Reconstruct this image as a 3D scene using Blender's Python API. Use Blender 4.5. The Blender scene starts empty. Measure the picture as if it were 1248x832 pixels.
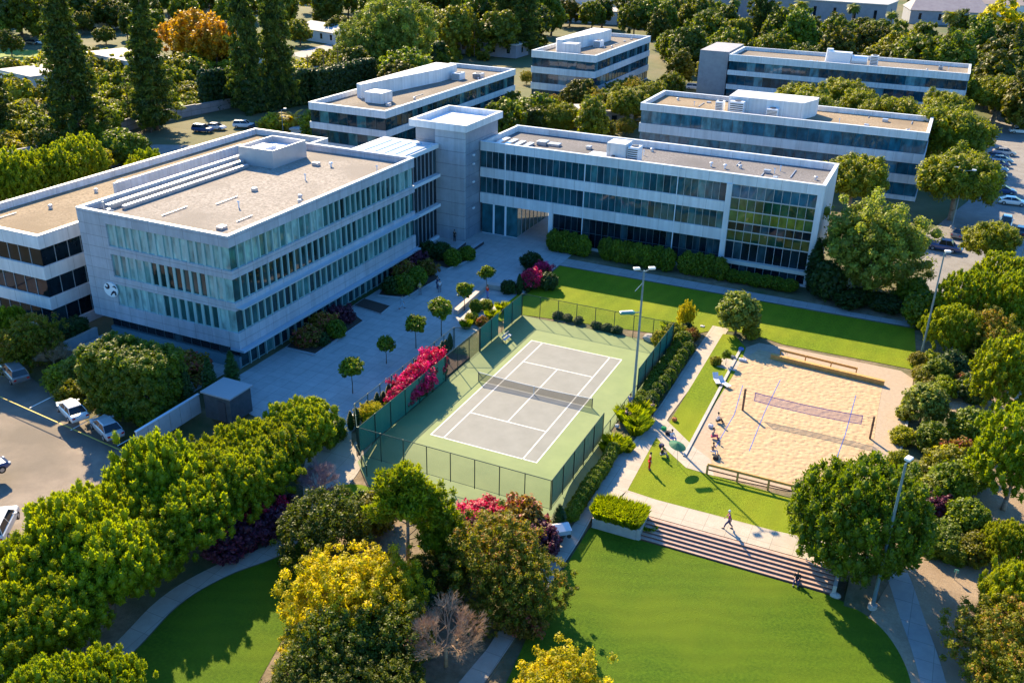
import bpy, bmesh, math, random
import numpy as np
from mathutils import Vector, Matrix
PI = math.pi
R_ = math.radians
rnd = random.Random(11)
rng = np.random.default_rng(5)
scene = bpy.context.scene
col = scene.collection

# ------------------------------------------------------------------ camera
CAM = np.array([33.0089, -78.6488, 45.850])
YAW, PITCH, ROLL, FOC = -0.42534, 0.43741, 0.023002, 1139.312
_f = np.array([math.sin(YAW)*math.cos(PITCH), math.cos(YAW)*math.cos(PITCH), -math.sin(PITCH)])
_r = np.array([math.cos(YAW), -math.sin(YAW), 0.0]); _u = np.cross(_r, _f)
RR = _r*math.cos(ROLL) + _u*math.sin(ROLL); UU = -_r*math.sin(ROLL) + _u*math.cos(ROLL)
def at(px, py, z=0.0):
    """site coordinate at height z seen at a survey point of the photograph"""
    d = _f + RR*(px-624)/FOC + UU*(416-py)/FOC
    t = (z-CAM[2])/d[2]; p = CAM + t*d
    return (float(p[0]), float(p[1]))
def pix(x, y, z):
    d = np.array([x, y, z])-CAM; k = d@_f
    return 624+FOC*(d@RR)/k, 416-FOC*(d@UU)/k
cam = bpy.data.cameras.new('camera'); co = bpy.data.objects.new('camera', cam); col.objects.link(co)
mw = Matrix(((RR[0], UU[0], -_f[0], CAM[0]), (RR[1], UU[1], -_f[1], CAM[1]), (RR[2], UU[2], -_f[2], CAM[2]), (0, 0, 0, 1)))
co.matrix_world = mw
cam.sensor_fit = 'HORIZONTAL'; cam.sensor_width = 36; cam.lens = 36*FOC/1248; cam.clip_end = 5000; cam.clip_start = .5
scene.camera = co

# ------------------------------------------------------------------ light
SUN_EL = 33.0; SX, SY = -0.725, 0.69
world = bpy.data.worlds.new('World'); scene.world = world; world.use_nodes = True
nt = world.node_tree; bg = nt.nodes['Background']
sky = nt.nodes.new('ShaderNodeTexSky'); sky.sky_type = 'NISHITA'; sky.sun_disc = False
sky.sun_elevation = R_(SUN_EL); sky.sun_rotation = math.atan2(SX, SY)
sky.altitude = 50; sky.air_density = 1.2; sky.dust_density = .6; sky.ozone_density = 2.0
hs0 = nt.nodes.new('ShaderNodeHueSaturation'); hs0.inputs['Saturation'].default_value = 1.3; mx0_ = nt.nodes.new('ShaderNodeMix'); mx0_.data_type = 'RGBA'; mx0_.blend_type = 'MULTIPLY'; mx0_.inputs[0].default_value = 1; mx0_.inputs[7].default_value = (.62, .98, 1.28, 1)
nt.links.new(sky.outputs[0], hs0.inputs['Color']); nt.links.new(hs0.outputs[0], mx0_.inputs[6]); nt.links.new(mx0_.outputs[2], bg.inputs[0]); bg.inputs[1].default_value = 0.094
sl = bpy.data.lights.new('sun', 'SUN'); sl.energy = 5.0; sl.angle = R_(.5); sl.color = (1, .79, .49)
so = bpy.data.objects.new('sun', sl); col.objects.link(so)
sd = Vector((SX*math.cos(R_(SUN_EL)), SY*math.cos(R_(SUN_EL)), math.sin(R_(SUN_EL)))).normalized()
so.rotation_euler = sd.to_track_quat('Z', 'Y').to_euler()
so.location = (-100, 100, 120)
vs = scene.view_settings; vs.view_transform = 'Standard'; vs.look = 'None'; vs.gamma = 1; vs.exposure = 1.4
scene.render.engine = 'CYCLES'
scene.cycles.max_bounces = 6; scene.cycles.transparent_max_bounces = 12

# ------------------------------------------------------------------ materials
MATS = {}
def mat(name, c, rough=.7, c2=None, scale=3.0, bump=0, bscale=None, metal=0, spec=None, detail=4, c3=None, scale3=.1, hue=0):
    if name in MATS: return MATS[name]
    m = bpy.data.materials.new(name); m.use_nodes = True; n = m.node_tree; b = n.nodes['Principled BSDF']
    b.inputs['Base Color'].default_value = (*c, 1); b.inputs['Roughness'].default_value = rough; b.inputs['Metallic'].default_value = metal
    if spec is not None: b.inputs['Specular IOR Level'].default_value = spec
    tc = n.nodes.new('ShaderNodeTexCoord')
    if c2 is not None:
        no = n.nodes.new('ShaderNodeTexNoise'); no.inputs['Scale'].default_value = scale; no.inputs['Detail'].default_value = detail; no.inputs['Roughness'].default_value = .65
        n.links.new(tc.outputs['Object'], no.inputs['Vector'])
        rp = n.nodes.new('ShaderNodeValToRGB'); rp.color_ramp.elements[0].position = .34; rp.color_ramp.elements[1].position = .66
        rp.color_ramp.elements[0].color = (*c, 1); rp.color_ramp.elements[1].color = (*c2, 1)
        n.links.new(no.outputs[0], rp.inputs[0]); out = rp.outputs[0]
        if c3 is not None:
            n3 = n.nodes.new('ShaderNodeTexNoise'); n3.inputs['Scale'].default_value = scale3; n3.inputs['Detail'].default_value = 5
            n.links.new(tc.outputs['Object'], n3.inputs['Vector'])
            r3 = n.nodes.new('ShaderNodeValToRGB'); r3.color_ramp.elements[0].position = .42; r3.color_ramp.elements[1].position = .62
            n.links.new(n3.outputs[0], r3.inputs[0])
            mx = n.nodes.new('ShaderNodeMix'); mx.data_type = 'RGBA'; mx.inputs[7].default_value = (*c3, 1)
            n.links.new(r3.outputs[0], mx.inputs[0]); n.links.new(out, mx.inputs[6]); out = mx.outputs[2]
        n.links.new(out, b.inputs['Base Color'])
    if bump:
        nb = n.nodes.new('ShaderNodeTexNoise'); nb.inputs['Scale'].default_value = bscale or scale*3; nb.inputs['Detail'].default_value = 3
        n.links.new(tc.outputs['Object'], nb.inputs['Vector'])
        bp = n.nodes.new('ShaderNodeBump'); bp.inputs['Strength'].default_value = bump; bp.inputs['Distance'].default_value = .1
        n.links.new(nb.outputs[0], bp.inputs['Height']); n.links.new(bp.outputs[0], b.inputs['Normal'])
    MATS[name] = m; return m
def nodes(m):
    return m.node_tree, m.node_tree.nodes['Principled BSDF']

def leaf_mat(name, dark, light, trans=.35, objvar=.25, accent=None):
    m = bpy.data.materials.new(name); m.use_nodes = True; n = m.node_tree; b = n.nodes['Principled BSDF']
    at_ = n.nodes.new('ShaderNodeAttribute'); at_.attribute_name = 'tint'
    mx = n.nodes.new('ShaderNodeValToRGB'); el = mx.color_ramp.elements; el[0].color = (*dark, 1); el[1].color = (*light, 1); el[0].position = .1; el[1].position = .9
    if accent: el[1].position = .66; e3 = el.new(.82); e3.color = (*accent, 1)
    n.links.new(at_.outputs['Fac'], mx.inputs[0])
    oi = n.nodes.new('ShaderNodeObjectInfo')
    hs = n.nodes.new('ShaderNodeHueSaturation')
    mr = n.nodes.new('ShaderNodeMapRange'); mr.inputs[3].default_value = 1-objvar; mr.inputs[4].default_value = 1+objvar
    n.links.new(oi.outputs['Random'], mr.inputs[0]); n.links.new(mr.outputs[0], hs.inputs['Value'])
    mh = n.nodes.new('ShaderNodeMath'); mh.operation = 'MULTIPLY'; mh.inputs[1].default_value = 7.31
    fr = n.nodes.new('ShaderNodeMath'); fr.operation = 'FRACT'
    m2 = n.nodes.new('ShaderNodeMapRange'); m2.inputs[3].default_value = .5-.012*objvar*4; m2.inputs[4].default_value = .5+.018*objvar*4
    n.links.new(oi.outputs['Random'], mh.inputs[0]); n.links.new(mh.outputs[0], fr.inputs[0]); n.links.new(fr.outputs[0], m2.inputs[0]); n.links.new(m2.outputs[0], hs.inputs['Hue'])
    n.links.new(mx.outputs[0], hs.inputs['Color'])
    b.inputs['Roughness'].default_value = .55; b.inputs['Specular IOR Level'].default_value = .35
    n.links.new(hs.outputs[0], b.inputs['Base Color'])
    tr = n.nodes.new('ShaderNodeBsdfTranslucent'); br = n.nodes.new('ShaderNodeHueSaturation'); br.inputs['Value'].default_value = 1.5; br.inputs['Saturation'].default_value = 1.08
    n.links.new(hs.outputs[0], br.inputs['Color']); n.links.new(br.outputs[0], tr.inputs[0])
    ms = n.nodes.new('ShaderNodeMixShader'); ms.inputs[0].default_value = trans
    o = n.nodes['Material Output']
    n.links.new(b.outputs[0], ms.inputs[1]); n.links.new(tr.outputs[0], ms.inputs[2]); n.links.new(ms.outputs[0], o.inputs[0])
    return m
L_bright = leaf_mat('foliage_bright_pine', (.125, .17, .005), (.37, .40, .007), .43, .14)
L_dense = leaf_mat('foliage_dense_green', (.05, .095, .006), (.23, .28, .008), .38, .10)
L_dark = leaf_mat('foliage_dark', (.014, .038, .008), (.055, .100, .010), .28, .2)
L_red = leaf_mat('foliage_redwood', (.024, .050, .010), (.15, .175, .015), .30, .15)
L_olive = leaf_mat('foliage_olive', (.06, .08, .006), (.30, .29, .010), .42, .15, (.42, .20, .05))
L_evergreen = leaf_mat('foliage_evergreen', (.035, .055, .006), (.17, .19, .010), .38, .15)
L_yellow = leaf_mat('foliage_yellow', (.15, .17, .004), (.60, .50, .004), .45, .08, (.82, .60, .004))
L_grey = leaf_mat('foliage_grey_green', (.10, .125, .018), (.34, .37, .045), .38, .12)
L_orange = leaf_mat('foliage_orange', (.26, .14, .006), (.70, .36, .008), .4, .15)
L_pink = leaf_mat('petals_pink', (.20, .03, .03), (.66, .012, .11), .34, .1, (.85, .05, .22))
L_rust = leaf_mat('foliage_rust', (.09, .07, .010), (.30, .20, .02), .35, .15, (.42, .08, .07))
L_plum = leaf_mat('foliage_plum', (.05, .018, .03), (.17, .035, .07), .25, .1)
L_umbra = leaf_mat('foliage_golden_green', (.07, .10, .006), (.36, .35, .01), .42, .1)
L_forest = leaf_mat('foliage_forest', (.042, .062, .007), (.24, .245, .012), .38, .45)
L_garden = leaf_mat('foliage_garden', (.085, .10, .008), (.38, .36, .012), .40, .4)
L_grass = leaf_mat('blades_grass', (.11, .16, .006), (.38, .42, .012), .4, .12)
L_palm = leaf_mat('fronds', (.04, .065, .010), (.22, .24, .02), .35, .2)
BARK = mat('bark', (.10, .070, .050), .9, (.20, .15, .11), 4, .5, 9)
BARKP = mat('bark_pale', (.20, .15, .11), .9, (.34, .26, .19), 4, .5, 9)
TWIG = mat('twigs', (.32, .20, .11), .9, (.46, .31, .19), 3)
TWIGP = mat('twigs_mauve', (.16, .12, .14), .9, (.26, .19, .20), 3)

# ------------------------------------------------------------------ object helpers
LABELS = {}
def tag(o, label=None, cat=None, group=None, kind=None):
    if label: o['label'] = label
    if cat: o['category'] = cat
    if group: o['group'] = group
    if kind: o['kind'] = kind
    return o
def thing(name, label, cat, loc=(0, 0, 0), rz=0, group=None, s=1):
    o = bpy.data.objects.new(name, None); col.objects.link(o); o.empty_display_size = .3
    o.location = loc; o.rotation_euler = (0, 0, rz)
    o.scale = (s, s, s) if not isinstance(s, tuple) else s
    return tag(o, label, cat, group)
def origin(p):
    v = Vector((0, 0, 0))
    while p is not None: v += p.location; p = p.parent
    return v
def dup(root, loc, rz=0, s=1, label=None, group=None, cat=None, sub=None):
    r = root.copy(); col.objects.link(r); r.location = loc; r.rotation_euler = (0, 0, rz)
    r.scale = (s, s, s) if not isinstance(s, tuple) else s
    if label: r['label'] = label
    if group: r['group'] = group
    if cat: r['category'] = cat
    def rec(a, b):
        for ch in CH.get(a.name, []):
            c = ch.copy(); col.objects.link(c); c.parent = b; c.matrix_parent_inverse = Matrix()
            CH.setdefault(b.name, []).append(c); rec(ch, c)
    rec(root, r)
    return r
CH = {}
def adopt(o, parent):
    o.parent = parent; CH.setdefault(parent.name, []).append(o)
class MB:
    def __init__(s): s.v = []; s.f = []; s.t = []
    def add(s, vs, fs, t=None):
        n = len(s.v); s.v += [tuple(map(float, p)) for p in vs]; s.f += [tuple(i+n for i in f) for f in fs]; s.t += [t if t is not None else .5]*len(vs)
        return s
    def box(s, x0, x1, y0, y1, z0, z1, t=None):
        if x0 > x1: x0, x1 = x1, x0
        if y0 > y1: y0, y1 = y1, y0
        return s.add([(x0, y0, z0), (x1, y0, z0), (x1, y1, z0), (x0, y1, z0), (x0, y0, z1), (x1, y0, z1), (x1, y1, z1), (x0, y1, z1)],
              [(0, 3, 2, 1), (4, 5, 6, 7), (0, 1, 5, 4), (1, 2, 6, 5), (2, 3, 7, 6), (3, 0, 4, 7)], t)
    def prism(s, poly, z0, z1):
        n = len(poly); v = [(x, y, z0) for x, y in poly]+[(x, y, z1) for x, y in poly]
        return s.add(v, [tuple(range(n-1, -1, -1)), tuple(range(n, 2*n))]+[(i, (i+1) % n, n+(i+1) % n, n+i) for i in range(n)])
    def quad(s, a, b, c, d, t=None): return s.add([a, b, c, d], [(0, 1, 2, 3)], t)
    def tube(s, p0, p1, r0, r1=None, n=8, caps=True):
        r1 = r0 if r1 is None else r1
        a = Vector(p0); b = Vector(p1); d = (b-a)
        if d.length < 1e-6: return s
        d.normalize(); x = d.orthogonal().normalized(); y = d.cross(x); vs = []
        for p, r in ((a, r0), (b, r1)):
            for i in range(n):
                an = 2*PI*i/n; vs.append(p+x*math.cos(an)*r+y*math.sin(an)*r)
        fs = [(i, (i+1) % n, n+(i+1) % n, n+i) for i in range(n)]
        if caps: fs += [tuple(range(n-1, -1, -1)), tuple(range(n, 2*n))]
        return s.add(vs, fs)
    def path(s, pts, rs, n=8):
        for i in range(len(pts)-1): s.tube(pts[i], pts[i+1], rs[i], rs[i+1], n)
        return s
    def ball(s, c, r, n=8, m=5):
        rx, ry, rz = r if isinstance(r, tuple) else (r, r, r)
        vs = [(c[0], c[1], c[2]-rz)]
        for j in range(1, m):
            ph = -PI/2+PI*j/m
            for i in range(n): vs.append((c[0]+rx*math.cos(ph)*math.cos(2*PI*i/n), c[1]+ry*math.cos(ph)*math.sin(2*PI*i/n), c[2]+rz*math.sin(ph)))
        vs.append((c[0], c[1], c[2]+rz)); fs = [(0, 1+(i+1) % n, 1+i) for i in range(n)]
        for j in range(m-2):
            for i in range(n):
                a = 1+j*n; fs.append((a+i, a+(i+1) % n, a+n+(i+1) % n, a+n+i))
        a = 1+(m-2)*n; fs += [(a+i, a+(i+1) % n, len(vs)-1) for i in range(n)]
        return s.add(vs, fs)
    def build(s, name, m, parent=None, world=False, smooth=False, bevel=0):
        off = origin(parent) if (world and parent) else Vector((0, 0, 0))
        me = bpy.data.meshes.new(name); me.from_pydata([tuple(Vector(p)-off) for p in s.v], [], s.f)
        a = me.attributes.new('tint', 'FLOAT', 'POINT'); a.data.foreach_set('value', s.t)
        me.materials.append(m); o = bpy.data.objects.new(name, me); col.objects.link(o)
        if smooth: me.polygons.foreach_set('use_smooth', [True]*len(me.polygons))
        if parent: adopt(o, parent)
        if bevel:
            b = o.modifiers.new('b', 'BEVEL'); b.width = bevel; b.segments = 2; b.limit_method = 'ANGLE'
        return o

# ------------------------------------------------------------------ foliage
def np_mesh(name, V, F, T, m):
    me = bpy.data.meshes.new(name); nv = len(V); nf = len(F); k = F.shape[1]
    me.vertices.add(nv); me.vertices.foreach_set('co', V.astype(np.float32).ravel())
    me.loops.add(nf*k); me.loops.foreach_set('vertex_index', F.astype(np.int32).ravel())
    me.polygons.add(nf); me.polygons.foreach_set('loop_start', (np.arange(nf)*k).astype(np.int32))
    try: me.polygons.foreach_set('loop_total', np.full(nf, k, dtype=np.int32))
    except Exception: pass
    me.update(calc_edges=True)
    a = me.attributes.new('tint', 'FLOAT', 'POINT'); a.data.foreach_set('value', T.astype(np.float32))
    me.materials.append(m); return me
def unit(a): return a/np.maximum(np.linalg.norm(a, axis=1, keepdims=True), 1e-9)
def leafy(name, clumps, n, size, m, shell=.6, aspect=1.7, up=.3, wild=.8, core=.62, tvar=.5, radial=0):
    """clumps: rows cx cy cz rx ry rz (tint).  diamond leaves on each clump's shell plus an added solid core that blocks light"""
    C = np.array(clumps, float)
    if C.shape[1] == 6: C = np.c_[C, rng.random(len(C))]
    N = len(C)*n; idx = np.repeat(np.arange(len(C)), n)
    d = unit(rng.normal(size=(N, 3))); rr = shell+(1-shell)*rng.random((N, 1))**.6
    pos = C[idx, :3]+d*C[idx, 3:6]*rr
    nr = unit(d+wild*rng.normal(size=(N, 3))*.7+np.array([0, 0, up]))
    t = unit(np.cross(nr, rng.normal(size=(N, 3)))); b = np.cross(nr, t)
    if radial:
        t = unit(d+np.array([0, 0, up])+radial*rng.normal(size=(N, 3))); b = unit(np.cross(t, rng.normal(size=(N, 3))))
    s = size*(.6+.8*rng.random((N, 1)))
    V = np.stack([pos-t*s*aspect*.5, pos+b*s*.5, pos+t*s*aspect*.5, pos-b*s*.5], 1).reshape(-1, 3)
    F = np.arange(N*4).reshape(N, 4)
    tint = np.clip((1-tvar)*C[idx, 6]+tvar*rng.random(N), 0, 1); T = np.repeat(tint, 4)
    if core > 0:  # solid ball inside each clump, added to block light through the crown
        dirs = []; m_, k_ = 4, 7
        for j in range(m_+1):
            ph = -PI/2+PI*j/m_
            for i in range(k_): dirs.append((math.cos(ph)*math.cos(2*PI*i/k_), math.cos(ph)*math.sin(2*PI*i/k_), math.sin(ph)))
        dirs = np.array(dirs); q = []
        for j in range(m_):
            for i in range(k_): q.append((j*k_+i, j*k_+(i+1) % k_, (j+1)*k_+(i+1) % k_, (j+1)*k_+i))
        q = np.array(q); nd = len(dirs)
        CV = (C[:, None, :3]+dirs[None]*C[:, None, 3:6]*core*(.85+.3*rng.random((len(C), nd, 1)))).reshape(-1, 3)
        CF = (q[None]+(np.arange(len(C))*nd)[:, None, None]).reshape(-1, 4)+len(V)
        V = np.r_[V, CV]; F = np.r_[F, CF]; T = np.r_[T, np.full(len(CV), .4)]
    return np_mesh(name, V, F, T, m)
def sph_clumps(n, R, Rz, zc, cr, jit=.15, lump=.16, low=-.75, fill=.25, flat=1.0):
    """clump centres over an uneven dome of radius R, half height Rz"""
    out = []; g = (1+5**.5)/2
    bumps = [(unit(rng.normal(size=(1, 3)))[0], rng.random()*lump*2-lump) for _ in range(9)]
    for i in range(n):
        z = 1-(i+.5)/n*(1-low); a = 2*PI*i/g; r = math.sqrt(max(0, 1-z*z)); d = np.array([r*math.cos(a), r*math.sin(a), z])
        k = 1+sum(b*max(0, float(d@u))**3 for u, b in bumps)+rng.normal()*jit*.5
        c = d*np.array([R, R, Rz])*k; s = cr*(.7+.6*rng.random())
        out.append((c[0], c[1], zc+c[2], s, s, s*flat))
    for i in range(int(n*fill)):
        d = unit(rng.normal(size=(1, 3)))[0]*rng.random()**.4*.75; d[2] = max(d[2], low)
        out.append((d[0]*R, d[1]*R, zc+d[2]*Rz, cr*1.1, cr*1.1, cr*flat*1.1))
    return out
def limbs(H, r, spread, zsplit, n=5, lean=0, seed=1, n2=2):
    q = random.Random(seed); b = MB(); p0 = (0, 0, -.1); top = (lean*q.uniform(-1, 1), lean*q.uniform(-1, 1), zsplit)
    mid = (top[0]*.4+q.uniform(-.05, .05), top[1]*.4, zsplit*.5)
    b.path([p0, mid, top], [r*1.25, r, r*.85], 8)
    for i in range(n):
        a = 2*PI*i/n+q.uniform(-.4, .4); L = spread*q.uniform(.6, 1); e = (top[0]+math.cos(a)*L*.5, top[1]+math.sin(a)*L*.5, zsplit+(H-zsplit)*q.uniform(.35, .55))
        e2 = (top[0]+math.cos(a+.2)*L, top[1]+math.sin(a+.2)*L, zsplit+(H-zsplit)*q.uniform(.6, .9))
        b.path([top, e, e2], [r*.6, r*.35, r*.12], 6)
        for k in range(n2):
            a2 = a+q.uniform(-1, 1); b.tube(e, (e[0]+math.cos(a2)*L*.5, e[1]+math.sin(a2)*L*.5, e[2]+(H-zsplit)*.25), r*.25, r*.08, 5)
    return b
PROTO = {}
def proto(key, name, cat, crown_mesh, trunk_mb, bark=None, crown_name='crown', trunk_name='trunk', extra=None):
    """builds one plant of each kind far below nothing: parts are stored and only copied"""
    me_t = None
    if trunk_mb is not None:
        o = trunk_mb.build(trunk_name, bark or BARK, smooth=True); me_t = o.data; bpy.data.objects.remove(o)
    ex = []
    for nm, me in (extra or []): ex.append((nm, me))
    PROTO.setdefault(key, []).append((name, cat, crown_name, crown_mesh, trunk_name, me_t, ex))
def plant(key, x, y, z=0, s=1.0, label=None, group=None, name=None, cat=None, var=None, rz=None):
    L = PROTO[key]; pr = L[var % len(L)] if var is not None else rnd.choice(L)
    t = thing(name or pr[0], label, cat or pr[1], (x, y, z), rnd.uniform(0, 6.28) if rz is None else rz, group, s)
    c = bpy.data.objects.new(pr[2], pr[3]); col.objects.link(c); adopt(c, t)
    if pr[5] is not None:
        k = bpy.data.objects.new(pr[4], pr[5]); col.objects.link(k); adopt(k, t)
    for nm, me in pr[6]:
        k = bpy.data.objects.new(nm, me); col.objects.link(k); adopt(k, t)
    return t
ORD = ['leftmost', 'second from left', 'third from left', 'fourth from left', 'fifth from left', 'sixth from left', 'seventh from left', 'eighth from left', 'ninth from left', 'tenth from left',
  'eleventh from left', 'twelfth from left', 'thirteenth from left', 'fourteenth from left', 'fifteenth from left', 'sixteenth from left', 'seventeenth from left', 'eighteenth from left', 'nineteenth from left', 'twentieth from left']
def ordinal_labels(items, phrase):
    """items: top-level objects; the label counts them across the photo from the left"""
    items = sorted(items, key=lambda o: pix(*o.location)[0]); n = len(items)
    for i, o in enumerate(items):
        if n == 1: o['label'] = phrase; continue
        if i < (n+1)//2 or n <= 3: w = ORD[i] if i < 20 else str(i+1)+'th from left'
        else:
            j = n-1-i; w = ORD[j].replace('leftmost', 'rightmost').replace('left', 'right') if j < 20 else str(j+1)+'th from right'
            w = w.replace('rightrightmost', 'rightmost')
        if n == 3 and i == 1: w = 'middle one'
        if i == n-1: w = 'rightmost'
        o['label'] = phrase+', '+w+' of '+str(n)
# ------------------------------------------------------------------ plant prototypes
def tuft_tree(R, Rz, zc, n, cr, seed, H):
    c = []
    base = sph_clumps(n, R, Rz, zc, cr, .30, .28, -.55, .12)
    for (x, y, z, a, b, d) in base:
        hi = max(0, (z-zc)/Rz)
        c.append((x, y, z+.35*rng.random(), a*.72, b*.72, d*1.35, rng.random()))
    return c
for i in range(3):
    me = leafy('crown', tuft_tree(3.0, 2.5, 3.9, 430, .38, i, 8), 74, .078, L_bright, .55, 2.8, .8, .9, .72, .35, .45)
    proto('pine_row', 'pine_tree', 'tree', me, limbs(6.2, .15, 2.5, 1.5, 6, .2, i))
for i in range(2):
    me = leafy('crown', tuft_tree(3.3, 3.4, 5.6, 420, .42, i, 9), 42, .13, L_bright, .5, 2.8, .8, .9, .7, .35, .45)
    proto('pine_big', 'pine_tree', 'tree', me, limbs(8.5, .22, 2.6, 2.6, 6, .3, i+9), BARKP)
for i in range(2):
    me = leafy('crown', [(a, b, z+.2*rng.random(), r*.8, r2*.8, r3*1.35) for a, b, z, r, r2, r3 in sph_clumps(400, 3.6, 3.1, 3.9, .44, .22, .16, -.9, .15)], 76, .11, L_dense, .55, 2.0, .8, .8, .6, .4, .6)
    proto('round_dense', 'broadleaf_tree', 'tree', me, limbs(7, .25, 2.4, 1.5, 6, .1, i+20))
for i in range(2):
    me = leafy('crown', sph_clumps(230, 5.2, 4.9, 6.6, .9, .38, .25, -.88, .4), 120, .18, L_grey, .45, 1.8, .3, .9, .5, .5)
    proto('big_grey', 'broadleaf_tree', 'tree', me, limbs(10.5, .38, 4.2, 2.0, 7, .5, i+30), BARKP)
for i in range(2):
    me = leafy('crown', sph_clumps(150, 5.0, 3.3, 7.2, 1.0, .25, .25, -.6, .3), 120, .22, L_umbra, .5, 1.8, .4, .8, .6, .5)
    proto('umbrella', 'spreading_tree', 'tree', me, limbs(9.5, .42, 4, 3.4, 6, .4, i+40), BARKP)
for i in range(2):
    me = leafy('crown', sph_clumps(330, 3.6, 2.7, 3.2, .42, .36, .35, -.75, .4), 85, .095, L_yellow, .3, 1.6, .4, .9, .45, .5)
    proto('yellow', 'yellow_tree', 'tree', me, limbs(5.5, .16, 2.6, 1.0, 6, .2, i+50))
for i in range(2):
    me = leafy('crown', sph_clumps(260, 3.0, 2.6, 3.2, .40, .36, .35, -.7, .4), 80, .095, L_olive, .3, 1.6, .4, .9, .45, .5)
    proto('olive', 'bushy_tree', 'tree', me, limbs(5.5, .14, 2.2, 1.0, 6, .2, i+60))
for i in range(2):
    me = leafy('crown', sph_clumps(250, 2.6, 2.0, 2.2, .38, .34, .3, -.8, .35), 80, .10, L_evergreen, .3, 1.6, .4, .9, .4, .5)
    proto('evergreen', 'bushy_tree', 'tree', me, limbs(4, .12, 1.8, .7, 6, .2, i+65))
c = []; q_ = random.Random(4); lobes = [(0, 0, 8.5, .95), (-1.0, .3, 7.6, 1.0), (.9, -.2, 7.4, 1.05), (-.9, -.5, 6.5, .9), (1.9, .3, 6.3, .95), (2.4, -.2, 5.1, 1.0), (1.5, .8, 4.2, .9), (2.0, -.6, 3.2, .9), (-1.6, -.2, 5.4, .75), (-.2, 1.0, 5.7, .8), (.5, -1.2, 6.4, .8), (3.1, .2, 3.9, .8)]
for (lx, ly, lz, lr) in lobes:
    for (a_, b_2, c_2, r1, r2, r3) in sph_clumps(40, lr, lr*.75, lz, .36, .6, .3, -.7, .15): c.append((a_+lx, b_2+ly, c_2, r1*.8, r2*.8, r3*.9))
tr = MB(); tr.path([(0, 0, -.1), (.1, 0, 4), (0, .1, 8.2)], [.16, .12, .05], 8)
for (lx, ly, lz, lr) in lobes: tr.tube((0.05, 0, lz-1.2), (lx, ly, lz), .05, .02, 5)
proto('loose_pine', 'pine_tree', 'tree', leafy('crown', c, 44, .11, L_bright, .4, 3.0, .7, .9, .45, .4, .5), tr, BARKP)
for i in range(2):
    me = leafy('crown', sph_clumps(60, 1.15, .95, 1.0, .36, .3, .25, -.8, .3), 60, .13, L_garden, .4, 1.6, .4, .9, .5, .5)
    proto('bush', 'shrub', 'shrub', me, limbs(1.6, .05, .7, .3, 4, 0, i+70), crown_name='foliage', trunk_name='stem')
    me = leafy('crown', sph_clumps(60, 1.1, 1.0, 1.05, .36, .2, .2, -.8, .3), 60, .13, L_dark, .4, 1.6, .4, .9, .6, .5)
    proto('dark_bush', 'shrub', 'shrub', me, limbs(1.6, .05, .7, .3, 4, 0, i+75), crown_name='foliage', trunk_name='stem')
    me = leafy('crown', sph_clumps(70, 1.2, 1.15, 1.2, .36, .12, .12, -.9, .3), 70, .13, L_dense, .4, 1.6, .4, .9, .6, .5)
    proto('green_bush', 'shrub', 'shrub', me, limbs(1.8, .05, .7, .3, 4, 0, i+78), crown_name='foliage', trunk_name='stem')
    me = leafy('crown', sph_clumps(60, 1.25, 1.1, 1.1, .36, .35, .3, -.8, .3), 55, .15, L_rust, .35, 1.6, .4, .9, .4, .5)
    proto('rust_bush', 'shrub', 'shrub', me, limbs(1.8, .05, .8, .3, 4, 0, i+80), crown_name='foliage', trunk_name='stem')
    cl = sph_clumps(55, 1.15, .95, 1.35, .34, .35, .35, -.6, .2)
    me = leafy('blossom', cl, 60, .12, L_pink, .35, 1.4, .4, .9, .35, .5)
    me2 = leafy('foliage', sph_clumps(40, 1.0, .9, .85, .34, .3, .2, -.9, .3), 40, .13, L_dark, .4, 1.6, .4, .9, .5, .5)
    proto('bougain', 'flowering_shrub', 'flowering shrub', me, limbs(1.8, .05, .8, .3, 4, 0, i+90), crown_name='blossom', trunk_name='stem', extra=[('foliage', me2)])
    me = leafy('foliage', sph_clumps(60, 1.25, 1.05, 1.1, .36, .3, .2, -.85, .3), 60, .14, L_plum, .4, 1.6, .4, .9, .6, .5)
    proto('plum_bush', 'shrub', 'shrub', me, limbs(1.8, .05, .8, .3, 4, 0, i+95), crown_name='foliage', trunk_name='stem')
    me = leafy('crown', sph_clumps(40, .95, .85, 3.0, .34, .3, .3, -.8, .3), 60, .16, L_dense, .35, 1.5, .3, .9, .35, .5)
    proto('young', 'young_tree', 'tree', me, limbs(3.4, .05, .6, 2.1, 5, .05, i+100))
    me = leafy('crown', sph_clumps(60, 1.9, 1.7, 2.6, .55, .2, .2, -.75, .3), 70, .2, L_grey, .4, 1.7, .4, .9, .5, .5)
    proto('small_grey', 'small_tree', 'tree', me, limbs(4, .12, 1.3, 1.0, 5, .1, i+105))
for i in range(2):   # upright cypress
    c = []
    for k in range(46):
        h = k/45; r = .55*math.sin(min(1, (1-h)*1.6+.12)*PI/2)*(.6+.4*min(1, h*6)); a = k*2.4
        c.append((math.cos(a)*r*.4, math.sin(a)*r*.4, .3+h*4.6, r*.75, r*.75, .42))
    proto('cypress', 'cypress_tree', 'tree', leafy('crown', c, 70, .12, L_dark, .6, 2.2, .9, .6, .7, .5), MB().tube((0, 0, -.1), (0, 0, 3.8), .07, .02, 6))
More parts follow.
